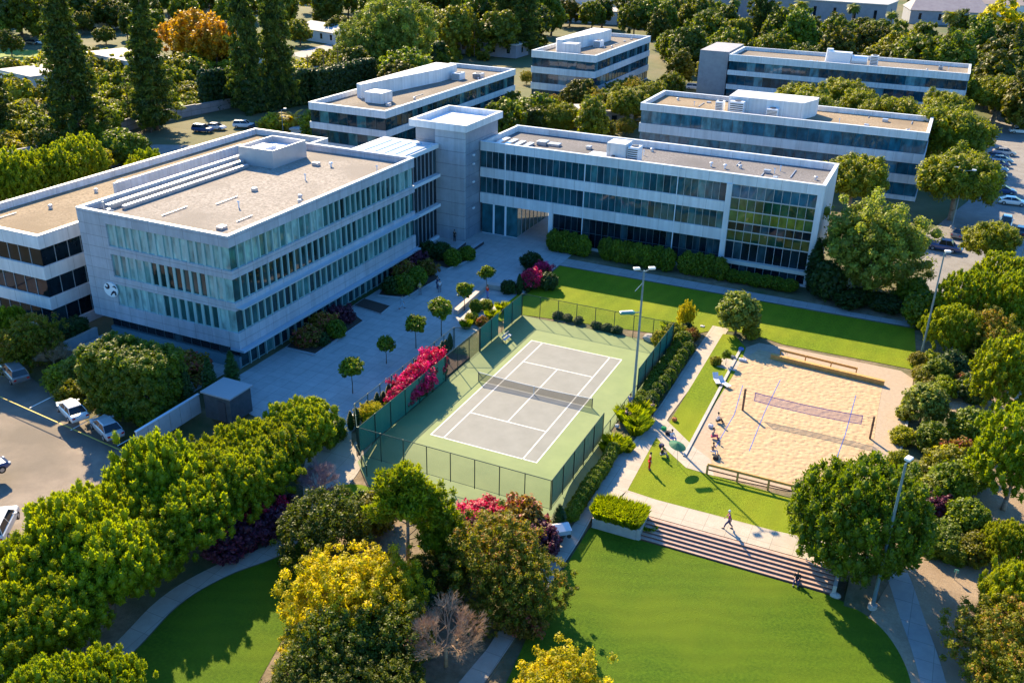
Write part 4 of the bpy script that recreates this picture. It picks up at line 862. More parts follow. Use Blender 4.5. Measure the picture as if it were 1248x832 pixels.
b = MB(); b.box(-27.85, -27.57, -26.45, -18.3, 2.0, 2.08); b.build('cap', WHITE2, sw, True)
tw = thing('terrace_wall', 'low concrete terrace wall round the sunken strip below the emblem', 'wall', (-40, -14, 0))
b = MB(); b.box(-50.5, -31.2, -15.6, -15.3, -.05, 1.0); b.box(-50.5, -50.2, -15.3, -9.9, -.05, 1.0); b.build('wall', mat('terrace_blue_grey', (.30, .33, .36), .7, (.36, .39, .42), 1.5), tw, True)
b = MB(); b.box(-50.55, -31.15, -15.65, -15.25, 1.0, 1.08); b.box(-50.55, -50.15, -15.25, -9.9, 1.0, 1.08); b.build('coping', CONC, tw, True)
tag(sheet('terrace', [(-50.1, -15.3), (-31.2, -15.3), (-31.2, -8.9), (-50.1, -8.9)], .01, PLAZA, Z(0), cuts=False))
# block retaining wall along the nursery
rw = thing('retaining_wall', 'long grey block retaining wall below the redwood trees', 'wall', (-119, 50, 0))
BLK = slab_mat('block_wall', (.26, .26, .27), (.34, .33, .33), 3.2, 1.1, .05, .8); side_map(BLK)
wp = P([(-60, 214), (0, 206), (50, 196), (110, 178), (150, 162), (180, 152), (240, 140), (385, 112)])
b = MB()
for i in range(len(wp)-1):
    (xa, ya), (xb, yb) = wp[i], wp[i+1]; b.prism([(xa, ya), (xb, yb), (xb-.5, yb+.4), (xa-.5, ya+.4)], -.1, 3.0-.12*i)
b.build('wall', BLK, rw, True)
# houses and sheds beyond
HW_ = mat('house_wall_white', (.62, .60, .56), .8, (.7, .68, .63), .5); HR = mat('house_roof_pale', (.42, .40, .38), .8, (.52, .49, .45), .4); HR2 = mat('house_roof_tan', (.40, .30, .24), .85, (.48, .38, .30), .4); HG_ = mat('house_wall_grey', (.24, .24, .26), .8, (.3, .3, .32), .5)
def house(px, py, w, d, h, label, rz=.3, flat=False, wall=None, roof=None, name='house', wn=4):
    x, y = at(px, py, 0); t = thing(name, label, 'house' if name == 'house' else 'building', (x, y, 0), rz)
    wl = MB().box(-w/2, w/2, -d/2, d/2, 0, h); wl.build('wall', wall or HW_, t)
    r = MB()
    if flat: r.box(-w/2-.3, w/2+.3, -d/2-.3, d/2+.3, h, h+.4)
    else:
        k = h+w*.0+d*.22; r.add([(-w/2-.5, -d/2-.5, h), (w/2+.5, -d/2-.5, h), (w/2+.5, d/2+.5, h), (-w/2-.5, d/2+.5, h), (-w/2+d*.15, 0, k), (w/2-d*.15, 0, k)], [(0, 1, 5, 4), (2, 3, 4, 5), (1, 2, 5), (3, 0, 4), (0, 3, 2, 1)])
    r.build('roof', roof or HR, t)
    for i in range(wn):
        u = -w/2+(i+.5)*w/wn; g = MB().box(u-.6, u+.6, -d/2-.04, -d/2-.002, h*.35, h*.8, .1); g.build('window', G_DARK, t)
    g = MB().box(w/2+.002, w/2+.04, -.6, .6, h*.35, h*.8, .1); g.build('window', G_DARK, t)
    return t
house(158, 86, 26, 12, 4, 'long white flat shed between the two redwoods', -.25, True)
house(48, 104, 16, 12, 3.5, 'white flat roofed shed left of the first redwood', -.2, True)
house(35, 24, 24, 12, 4, 'tan roofed house at the top left corner', -.2, roof=HR2)
house(120, 30, 30, 12, 5, 'pale roofed house between the first two redwoods, farthest back', -.1)
house(262, 14, 40, 18, 6, 'big pale roofed house above the orange tree', -.1)
house(292, 72, 22, 12, 3.5, 'white greenhouse right of the orange tree', -.2, True)
house(400, 50, 22, 10, 4, 'low white house along the far road', -.3)
house(480, 8, 30, 14, 5, 'white house at the top left of centre', -.1)
house(692, 18, 40, 20, 8, 'pale roofed block behind the top centre office building', .1)
house(716, 26, 30, 16, 5, 'white walled shed behind the top centre office building', .1, True)
house(790, 16, 22, 20, 11, 'tall pale house between palms right of top centre', .1, True)
house(905, 14, 70, 30, 8, 'long white flat roofed hall at the top', -.05, True)
house(955, 24, 60, 34, 9, 'large grey walled tan roofed hall at the top right', -.1, True, HG_, HR2, wn=7)
house(1010, 32, 50, 24, 11, 'grey hall with tall piers behind the top right office building', -.1, True, HG_, HR, wn=6)
house(1150, 28, 34, 24, 6, 'mauve roofed house near the top right corner', .2, False, HG_, mat('roof_mauve', (.26, .22, .23), .8, (.32, .28, .28), .4))
house(1195, 18, 34, 24, 6, 'tan roofed house in the top right corner', .2, False, HW_, HR2)
house(1128, 66, 40, 14, 5, 'low blue grey house behind the right end of the farthest office', 0, True, mat('blue_wall', (.10, .17, .22), .6), HR)
house(600, 66, 22, 10, 4, 'small blue house at the edge of the dark wood', 0, True, HG_)
house(372, 170, 5, 2.4, 2.0, 'white cabin beside the golden palm', .1, True, name='cabin', wn=1)
house(735, 150, 12, 8, 3.2, 'low grey walkway roof between the rear offices', .6, True, HG_, HR)
# ------------------------------------------------------------------ court equipment
FGREEN = mat('fence_green', (.012, .050, .040), .5, metal=.2); 
def see_through(name, c, alpha, rough=.8):
    m = mat(name, c, rough); n, b = nodes(m); b.inputs['Alpha'].default_value = alpha; return m
SCR = see_through('windscreen_fabric', (.018, .21, .145), .985); SCR2 = see_through('windscreen_mesh', (.018, .22, .15), .93)
LINK = see_through('chain_link', (.05, .10, .08), .16); NETM = see_through('net_mesh', (.02, .02, .025), .55); VNET = see_through('volley_mesh', (.40, .26, .55), .42)
def fence(label, p0, p1, h, n, screens=(), z0=.03, group='tennis court fences'):
    (x0, y0), (x1, y1) = p0, p1; t = thing('chain_link_fence', label, 'fence', ((x0+x1)/2, (y0+y1)/2, z0), 0, group)
    def pt(f, z): return (x0+(x1-x0)*f, y0+(y1-y0)*f, z0+z)
    for i in range(n+1): MB().tube(pt(i/n, -.05), pt(i/n, h+.04), .045, None, 8).build('post', FGREEN, t, True)
    MB().tube(pt(0, h), pt(1, h), .035, None, 6).build('top_rail', FGREEN, t, True)
    if n > 1: MB().tube(pt(0, .08), pt(1, .08), .02, None, 6).build('bottom_rail', FGREEN, t, True)
    MB().quad(pt(0, .05), pt(1, .05), pt(1, h-.02), pt(0, h-.02)).build('mesh', LINK, t, True)
    L = math.hypot(x1-x0, y1-y0); nx, ny = -(y1-y0)/L*.05, (x1-x0)/L*.05
    for (f0, f1, m) in screens:
        b = MB(); N = max(2, int(L*(f1-f0)/1.2))
        for i in range(N):
            fa, fb = f0+(f1-f0)*i/N, f0+(f1-f0)*(i+1)/N; wob = [rnd.uniform(.3, 1.0) for _ in range(2)]
            a, c = pt(fa, .12), pt(fb, .12); d, e = pt(fb, h-.08), pt(fa, h-.08)
            mm = ((a[0]+c[0])/2+nx*wob[0]*2, (a[1]+c[1])/2+ny*wob[0]*2)
            A_ = [(p[0]+nx, p[1]+ny, p[2]) for p in (a, c, d, e)]; M0 = (mm[0], mm[1], z0+.12); M1 = (mm[0], mm[1], z0+h-.08)
            b.quad(A_[0], M0, M1, A_[3]); b.quad(M0, A_[1], A_[2], M1)
        b.build('windscreen', m, t, True, smooth=True)
    return t
fence('tall green fence along the far end of the tennis court by the upper lawn', (-9.5, 18), (9.5, 18), 2.9, 8)
fence('tall green fence along the near end of the tennis court above the pink bushes', (-9.5, -18), (9.4, -18.05), 2.9, 8)
fence('fence with dark green windscreen at the far right side of the tennis court', (9.5, 5.0), (9.5, 17.9), 2.9, 5, [(0, 1, SCR)])
fence('fence with dark green windscreen at the near right side of the tennis court', (9.45, -17.9), (9.45, -5.4), 2.9, 5, [(0, 1, SCR2)])
fence('fence with long dark green windscreen beside the pink bougainvillea row', (-9.5, -17.9), (-9.5, -1.6), 2.9, 6, [(0, 1, SCR)])
fence('fence with dark green windscreen at the far left corner of the tennis court', (-9.5, 6.6), (-9.5, 17.9), 2.9, 4, [(.0, .42, SCR), (.55, 1, SCR)])
fence('open green fence between the two windscreens left of the tennis court', (-9.5, -1.5), (-9.5, 6.5), 2.9, 3)
fence('outer green fence along the plaza beside the spiky plants', (-12.2, -14.4), (-12.2, 5.2), 2.9, 9)
fence('short green fence across the planter end by the plaza path', (-12.2, -14.5), (-9.6, -18), 2.9, 2)
fence('short green fence across the far end of the court planter', (-12.1, 5.3), (-9.6, 6.5), 2.9, 1)
# low cross-braced rail in front of the left corner and right side gap
fence('low wire fence closing the gap below the tall tennis light', (9.45, -5.3), (9.5, 4.9), 1.1, 5)
fence('low angled fence at the near left corner of the court', (-9.6, -18.2), (-7.0, -20.6), 1.1, 2)
tn = thing('tennis_net', 'black tennis net with white top band across the grey court', 'net', (0, 0, .045))
for sx in (-6.4, 6.4):
    MB().tube((sx, 0, -.02), (sx, 0, 1.1), .05, None, 8).build('post', TIND, tn)
b = MB(); N = 24
for i in range(N):
    a0, a1 = -6.38+12.76*i/N, -6.38+12.76*(i+1)/N; h0 = .914+.155*(a0/6.4)**2; h1 = .914+.155*(a1/6.4)**2
    b.quad((a0, 0, .04), (a1, 0, .04), (a1, 0, h1), (a0, 0, h0))
b.build('mesh', NETM, tn)
b = MB()
for i in range(N):
    a0, a1 = -6.38+12.76*i/N, -6.38+12.76*(i+1)/N; h0 = .914+.155*(a0/6.4)**2; h1 = .914+.155*(a1/6.4)**2
    b.add([(a0, -.02, h0-.06), (a1, -.02, h1-.06), (a1, .02, h1-.06), (a0, .02, h0-.06), (a0, -.02, h0), (a1, -.02, h1), (a1, .02, h1), (a0, .02, h0)], [(0, 1, 5, 4), (2, 3, 7, 6), (4, 5, 6, 7), (0, 3, 2, 1)])
b.build('band', WHITE_LINE, tn); MB().box(-.03, .03, -.025, .025, 0, .92).build('centre_strap', WHITE_LINE, tn)
# court bench at the left corner
bn = thing('court_bench', 'small metal bench inside the far left corner of the court', 'bench', (-8.0, 10.5, .04))
MB().box(-.2, .2, -.9, .9, .43, .47).build('seat', TIN, bn); MB().box(-.28, -.24, -.9, .9, .6, .85).build('backrest', TIN, bn)
for y in (-.75, .75):
    MB().tube((.15, y, 0), (.15, y, .43), .025).tube((-.18, y, 0), (-.26, y, .85), .025).build('leg', TIND, bn)

# ------------------------------------------------------------------ volleyball court
WOOD = mat('timber_post', (.13, .07, .04), .85, (.22, .13, .08), 5, .3, 20); PLANK = mat('timber_plank', (.44, .24, .06), .8, (.58, .34, .10), 2.5, .3, 14); VBLUE = mat('net_tape_purple', (.14, .08, .45), .6); VB2 = mat('court_tape_blue', (.05, .12, .42), .7)
vx0, vx1, vy = 20.18, 32.43, 6.5
for sx, lab in ((vx0, 'brown timber post holding the left end of the volleyball net'), (vx1, 'brown timber post holding the right end of the volleyball net')):
    p = thing('volleyball_post', lab, 'post', (sx, vy, .04), 0, 'volleyball posts'); MB().box(-.1, .1, -.1, .1, -.1, 2.45).build('post', WOOD, p, bevel=.02); MB().box(-.12, .12, -.12, .12, 1.5, 1.58).build('strap', TIND, p); MB().tube((0, 0, 2.3), (.17 if sx < 25 else -.17, 0, 2.3), .02).build('hook', TIND, p)
vn = thing('volleyball_net', 'purple taped volleyball net slung between the two timber posts', 'net', (26.3, vy, 1.5))
def cate(x, z): u = (x-26.3)/5.1; return z-.16*(1-u*u)
N = 20
for nm, za, zb, m in (('mesh', 1.42, 2.24, VNET), ('band', 2.24, 2.32, VBLUE), ('band', 1.35, 1.42, VBLUE)):
    b = MB()
    for i in range(N):
        a0, a1 = 21.2+10.2*i/N, 21.2+10.2*(i+1)/N; b.quad((a0, vy, cate(a0, za)), (a1, vy, cate(a1, za)), (a1, vy, cate(a1, zb)), (a0, vy, cate(a0, zb)))
    b.build(nm, m, vn, True)
for a in (21.2, 31.4): MB().box(a-.03, a+.03, vy-.015, vy+.015, 1.35, 2.33).build('side_tape', VBLUE, vn, True)
for z in (2.28, 1.4):
    MB().tube((vx0+.11, vy, z), (21.2, vy, z), .012, None, 4).build('rope', TIND, vn, True); MB().tube((31.4, vy, z), (vx1-.11, vy, z), .012, None, 4).build('rope', TIND, vn, True)
def tape(label, pts):
    b = MB()
    for i in range(len(pts)-1): b2 = MB(); stripe(pts[i], pts[i+1], .07, .052, b)
    o = b.build('boundary_tape', VB2); tag(o, label, 'tape', 'volleyball boundary tapes')
tape('blue boundary tape on the sand, left of the net', P([(951, 463), (932, 502), (913, 550)])); tape('blue boundary tape on the sand, near the right post', P([(1043, 482), (1030, 530), (1014, 574)]))
tape('thin tape line along the far edge of the sand', P([(905, 470), (895, 505), (872, 545)]))
# timber bench wall at the far end
tb = thing('timber_bench', 'long low timber bench wall at the far edge of the sand court', 'bench', (26.3, 20.9, .03))
(xa, ya), (xb, yb) = P([(939, 437), (1077, 470)])
def beam(parent, a, b_, th, z0, z1, nm, m=PLANK):
    d = Vector((b_[0]-a[0], b_[1]-a[1])).normalized(); n = Vector((-d.y, d.x))*th/2; q = MB(); q.prism([(a[0]-n.x, a[1]-n.y), (b_[0]-n.x, b_[1]-n.y), (b_[0]+n.x, b_[1]+n.y), (a[0]+n.x, a[1]+n.y)], z0, z1); return q.build(nm, m, parent, True)
beam(tb, (xa, ya), (xb, yb), .3, .03, .55, 'plank'); beam(tb, (xa-.02, ya), (xb+.02, yb), .42, .552, .62, 'seat')
tb2 = thing('timber_rail', 'timber rail on posts behind the long bench wall, by the upper lawn', 'railing', (25, 23.2, .03))
(xa, ya), (xb, yb) = P([(950, 433), (1044, 456)]); beam(tb2, (xa, ya), (xb, yb), .09, .55, .8, 'rail')
for f in (.01, .34, .67, .99): x, y = xa+(xb-xa)*f, ya+(yb-ya)*f; MB().box(x-.06, x+.06, y-.06-.11, y+.06-.11, 0, .76).build('post', PLANK, tb2, True)
tf = thing('timber_fence', 'low timber rail fence at the near edge of the sand court', 'fence', (23.5, -5.9, .03))
(xa, ya), (xb, yb) = P([(861, 577), (975, 606)]); beam(tf, (xa, ya+.02), (xb, yb), .12, .86, 1.08, 'top_rail'); beam(tf, (xa, ya+.02), (xb, yb), .05, .4, .52, 'middle_rail', WOOD)
for f in (.005, .335, .665, .995): x, y = xa+(xb-xa)*f, ya+(yb-ya)*f; MB().box(x-.09, x+.09, y-.13, y-.03, 0, .95).build('post', PLANK, tf, True)

# ------------------------------------------------------------------ light poles
POLE = mat('pole_galvanised', (.13, .22, .27), .4, (.20, .30, .36), 2, metal=.4); LAMPW = mat('lamp_white', (.7, .72, .72), .4)
def pole(label, x, y, h, r=.12, z=0, heads=1, arm=1.0, rz=0):
    t = thing('light_pole', label, 'light pole', (x, y, z), rz)
    MB().tube((0, 0, -.1), (0, 0, .35), .35, .33, 12).build('footing', CONC, t); MB().tube((0, 0, .3), (0, 0, h), r, r*.55, 12).build('pole', POLE, t, smooth=False)
    for k in range(heads):
        a = PI*k; c, s = math.cos(a), math.sin(a); MB().tube((0, 0, h-.15), (c*arm, s*arm, h+.2), .04, None, 6).build('arm', POLE, t)
        hd = MB(); hd.box(c*arm-.32, c*arm+.32, s*arm-.22, s*arm+.22, h+.14, h+.34); o = hd.build('lamp_head', LAMPW, t, bevel=.06); MB().box(c*arm-.25, c*arm+.25, s*arm-.16, s*arm+.16, h+.11, h+.139).build('lens', mat('lens', (.5, .52, .5), .15), o)
    return t
x, y = 9.9, 2.4
tp = pole('tall light pole standing at the right side of the tennis court net', x, y, 14.6, .15, .0, 2, .75, .6)
tp2 = MB().tube((0, 0, 13.4), (-.8, -.2, 12.6), .03, None, 6); tp2.build('brace', POLE, tp)
fl = MB(); fl.box(-2.1, -.6, -.28, .28, 10.2, 10.45); o = fl.build('floodlight_shade', mat('shade_green', (.05, .22, .16), .4), tp, bevel=.08); MB().tube((-.6, 0, 10.3), (0, 0, 10.3), .05, None, 6).build('arm', POLE, tp); MB().box(-2.0, -.8, -.12, .12, 10.452, 10.52).build('lamp_cover', LAMPW, o)
x, y = at(1063, 740, -.8); pole('pale light pole with single box head beside the round tree at the stairs', x, y, 12.6, .15, -.85, 1, .35, 1.2)
x, y = at(1121, 440, 0); pole('slim light pole behind the sand court at the edge of the right trees', x, y, 12.9, .13, 0, 1, .3, .3)
x, y = at(1160, 278, 0); pole('double armed street lamp in front of the big trees by the right parking lot', x, y, 9.5, .12, 0, 2, 1.3, -.2)
x, y = at(1247, 345, 0); pole('short light pole at the right edge beyond the rounded trees', x-1, y, 6, .1, 0, 1, .6, .3)
x, y = at(346, 172, 0); pole('curved street lamp beside the golden palm', x, y, 6.5, .1, 0, 1, .8, .3)
for i, (px, py) in enumerate(((357, 128), (378, 122), (397, 118), (414, 112), (578, 70), (160, 152), (648, 60), (468, 52))):
    x, y = at(px, py, 0); pl_ = thing('utility_pole', '', 'pole', (x, y, 0), 0, 'timber poles along the ivy hedge and far road'); MB().tube((0, 0, -.1), (0, 0, 11), .16, .1, 8).build('pole', WOOD, pl_); MB().box(-.9, .9, -.05, .05, 10.2, 10.32).build('crossarm', WOOD, pl_)
ordinal_labels([o for o in col.objects if o.name.startswith('utility_pole')], 'thin brown timber pole beyond the rear offices and ivy hedge')

# ------------------------------------------------------------------ vehicles
CARP = {}
TYRE = mat('tyre', (.015, .015, .016), .8); RIMM = mat('rim', (.45, .46, .48), .3, metal=.7); CGL = mat('car_glass', (.012, .018, .025), .05); HLM = mat('headlight', (.7, .7, .66), .15); TLM = mat('tail_light', (.45, .01, .01), .25)
def paint(name, c):
    m = mat('paint_'+name, c, .3); n, b = nodes(m); b.inputs['Coat Weight'].default_value = 1; b.inputs['Coat Roughness'].default_value = .04; return m
def loft(secs, close=True):
    b = MB(); n = len(secs[0]); vs = [p for s in secs for p in s]; fs = []
    for i in range(len(secs)-1):
        for j in range(n): fs.append((i*n+j, i*n+(j+1) % n, (i+1)*n+(j+1) % n, (i+1)*n+j))
    fs += [tuple(range(n-1, -1, -1)), tuple(range((len(secs)-1)*n, len(secs)*n))]; b.add(vs, fs); return b
def car(label, x, y, rz, colr, kind='sedan', z=.01, group='parked cars', cat='car'):
    t = thing('parked_car' if kind != 'pickup' else 'pickup_truck', label, cat if kind != 'pickup' else 'pickup truck', (x, y, z), rz, group)
    L, Wd = (4.6, .9) if kind != 'pickup' else (5.4, .95)
    pm = paint(*colr)
    def sec(xx, zb, zt, w): return [(xx, -w*.93, zb), (xx, w*.93, zb), (xx, w, zb+(zt-zb)*.35), (xx, w*.97, zt-.12), (xx, w*.84, zt), (xx, -w*.84, zt), (xx, -w*.97, zt-.12), (xx, -w, zb+(zt-zb)*.35)]
    if kind == 'pickup': prof = [(-2.7, .45, .95, .9), (-2.6, .3, 1.02, .94), (.8, .28, 1.04, .95), (1.5, .28, 1.02, .95), (2.4, .3, .95, .92), (2.7, .42, .75, .8)]
    elif kind == 'suv': prof = [(-2.3, .5, .9, .82), (-2.2, .32, 1.05, .9), (-1, .28, 1.08, .93), (1, .28, 1.03, .93), (2.0, .3, .95, .9), (2.3, .42, .72, .78)]
    else: prof = [(-2.3, .45, .78, .78), (-2.2, .3, .93, .86), (-1.4, .26, .98, .9), (1, .26, .95, .9), (1.9, .28, .83, .87), (2.3, .4, .6, .72)]
    loft([sec(*p) for p in prof]).build('body', pm, t, smooth=False, bevel=.03)
    def csec(xx, w0, w1, zb, zt): return [(xx[0], -w0, zb), (xx[0], w0, zb), (xx[1], w1, zt), (xx[1], -w1, zt)]
    def cabin(x0, x1, x2, x3, zb, zt):
        b = MB(); b.add([(x0, -.80, zb), (x3, -.80, zb), (x3, .80, zb), (x0, .80, zb), (x1, -.62, zt), (x2, -.62, zt), (x2, .62, zt), (x1, .62, zt)], [(0, 1, 5, 4), (1, 2, 6, 5), (2, 3, 7, 6), (3, 0, 4, 7), (4, 5, 6, 7)]); b.build('windows', CGL, t)
        r = MB(); r.add([(x1-.08, -.64, zt), (x2+.08, -.64, zt), (x2+.08, .64, zt), (x1-.08, .64, zt), (x1+.05, -.56, zt+.06), (x2-.05, -.56, zt+.06), (x2-.05, .56, zt+.06), (x1+.05, .56, zt+.06)], [(0, 1, 5, 4), (1, 2, 6, 5), (2, 3, 7, 6), (3, 0, 4, 7), (4, 5, 6, 7), (3, 2, 1, 0)]); r.build('roof', pm, t, bevel=.02)
        for sg in (-1, 1):
            for (xa, xb) in ((x0, x1), ((x0+x3)/2, (x1+x2)/2), (x3, x2)): MB().tube((xa, sg*.80, zb), (xb, sg*.63, zt), .03, None, 5).build('pillar', pm, t)
    if kind == 'pickup':
        cabin(-.7, -.5, .9, 1.5, 1.02, 1.72); MB().box(-2.55, -.85, -.74, .74, 1.045, 1.06).build('cargo_bed', TIND, t)
    elif kind == 'suv': cabin(-2.15, -1.9, .5, 1.2, 1.05, 1.62)
    else: cabin(-1.85, -1.1, .35, 1.25, .95, 1.38)
    for wx in (-1.4, 1.42):
        for sg in (-1, 1):
            wv = MB().tube((wx, sg*(Wd-.2), .33), (wx, sg*(Wd+.02), .33), .33, None, 16); w_ = wv.build('wheel', TYRE, t); MB().tube((wx, sg*(Wd-.0), .33), (wx, sg*(Wd+.035), .33), .2, .19, 10).build('rim', RIMM, w_)
    fx = prof[-1][0]
    for sg in (-1, 1):
        MB().box(fx-.18, fx+.0, sg*.5, sg*.74, .55, .68).build('headlight', HLM, t); MB().box(-fx-.02, -fx+.1, sg*.5, sg*.76, .66, .82).build('tail_light', TLM, t)
        MB().box(.75, .95, sg*(Wd-.02), sg*(Wd+.16), .92, 1.04).build('mirror', pm, t, bevel=.02)
    return t
def cpx(px, py): return at(px, py, .5)
cols = {'white': (.72, .73, .74), 'silver': (.42, .44, .46), 'black': (.02, .022, .025), 'blue': (.02, .06, .18), 'pale_blue': (.18, .36, .50), 'grey': (.14, .15, .16), 'red': (.35, .02, .02)}
def pc(label, px, py, rz, c, kind='sedan', group='parked cars'): x, y = cpx(px, py); return car(label, x, y, rz, (c, cols[c]), kind, group=group)
pc('white sports car parked under the trimmed hedge block', 88, 500, 2.75, 'white'); pc('silver blue sedan in the bay below the trimmed hedge block', 130, 521, 2.75, 'silver')
pc('white car cut by the left edge, just above the pine row', 1, 640, 2.2, 'white', 'suv'); pc('blue car at the left edge in the parking lot shade', -24, 574, 1.3, 'blue')
pc('dark grey car parked in the deep shade at the left edge', 18, 455, 2.75, 'grey', 'suv')
pc('dark blue car on the service road beyond the tan roofed building', 247, 158, .2, 'blue', 'suv'); pc('white car next to the blue one on the service road', 263, 155, .2, 'white')
pc('white van like car on the service road left of the cabin', 297, 153, .5, 'white', 'suv'); pc('silver car under the golden palm', 330, 152, .3, 'silver'); pc('white car right beside the golden palm', 340, 146, .3, 'white')
pc('black car at the end of the line on the service road', 316, 156, .3, 'black')
pc('dark blue car at the foot of the big grey green tree', 1150, 301, -.1, 'blue', 'pickup'); pc('pale blue pickup by the flat shelter', 1226, 272, 1.5, 'pale_blue', 'pickup'); pc('black car at the right edge beside the pale pickup', 1244, 282, 1.4, 'black')
pc('grey car standing in shade under the lamp post at the right', 1172, 285, 1.2, 'grey')
for i, (px, py, c) in enumerate(((1216, 191, 'blue'), (1220, 195, 'pale_blue'), (1216, 200, 'blue'), (1214, 206, 'pale_blue'), (1212, 213, 'black'), (1224, 186, 'silver'))):
    pc('%s car, number' % c, px, py, 0.05, c, group='cars lined up in the right parking lot')
for o, l in zip([o for o in col.objects if o.get('group') == 'cars lined up in the right parking lot'], ('dark blue car just below the farthest silver one in the right lot', 'pale blue car in the middle of the line in the right lot', 'second dark blue car in the line in the right lot', 'pale blue car next to the nearest black one in the right lot', 'black car at the near end of the line in the right lot', 'silver car at the far end of the line in the right lot')): o['label'] = l
for px, py, c, l in ((1222, 232, 'blue', 'dark blue car alone in the middle of the right lot'), (1204, 222, 'pale_blue', 'pale blue car between the line of cars and the big tree in the right lot'), (1234, 246, 'white', 'white car above the pale pickup in the right lot')): pc(l, px, py, .05, c)
pc('white car at the top right corner of the right lot', 1243, 160, .2, 'white'); pc('blue car between bushes behind the long office roof', 667, 135, .2, 'blue'); pc('silver car beside the blue one behind the long office roof', 678, 149, .2, 'silver'); pc('white car under trees between the rear offices', 846, 107, .2, 'white', 'suv')
pc('red car behind the trees between the rear offices', 820, 108, .3, 'red')
pc('white car on the far street at the left', 50, 52, .2, 'white'); pc('dark car on the far street at the left', 38, 52, .2, 'black')
# ------------------------------------------------------------------ people
SKINC = mat('skin', (.45, .26, .18), .6); HAIRC = mat('hair_brown', (.03, .02, .012), .8)
def skin_mesh(verts, edges, radii, root=0, sub=1):
    me = bpy.data.meshes.new('body'); me.from_pydata(verts, edges, []); o = bpy.data.objects.new('body', me); col.objects.link(o)
    s = o.modifiers.new('s', 'SKIN'); s.use_smooth_shade = True
    for i, r in enumerate(radii):
        d = me.skin_vertices[0].data[i]; d.radius = r if isinstance(r, tuple) else (r, r); d.use_root = (i == root)
    m = o.modifiers.new('u', 'SUBSURF'); m.levels = sub; m.render_levels = sub
    dg = bpy.context.evaluated_depsgraph_get(); ev = o.evaluated_get(dg); out = bpy.data.meshes.new_from_object(ev); bpy.data.objects.remove(o); return out
def chain_part(name, chains, m, parent, z=0):
    V = []; E_ = []; Rr = []
    for ch in chains:
        base = len(V)
        for i, (p, r) in enumerate(ch):
            V.append(p); Rr.append(r)
            if i: E_.append((base+i-1, base+i))
    me = skin_mesh(V, E_, Rr); me.materials.clear(); me.materials.append(m)
    o = bpy.data.objects.new(name, me); col.objects.link(o); adopt(o, parent); return o
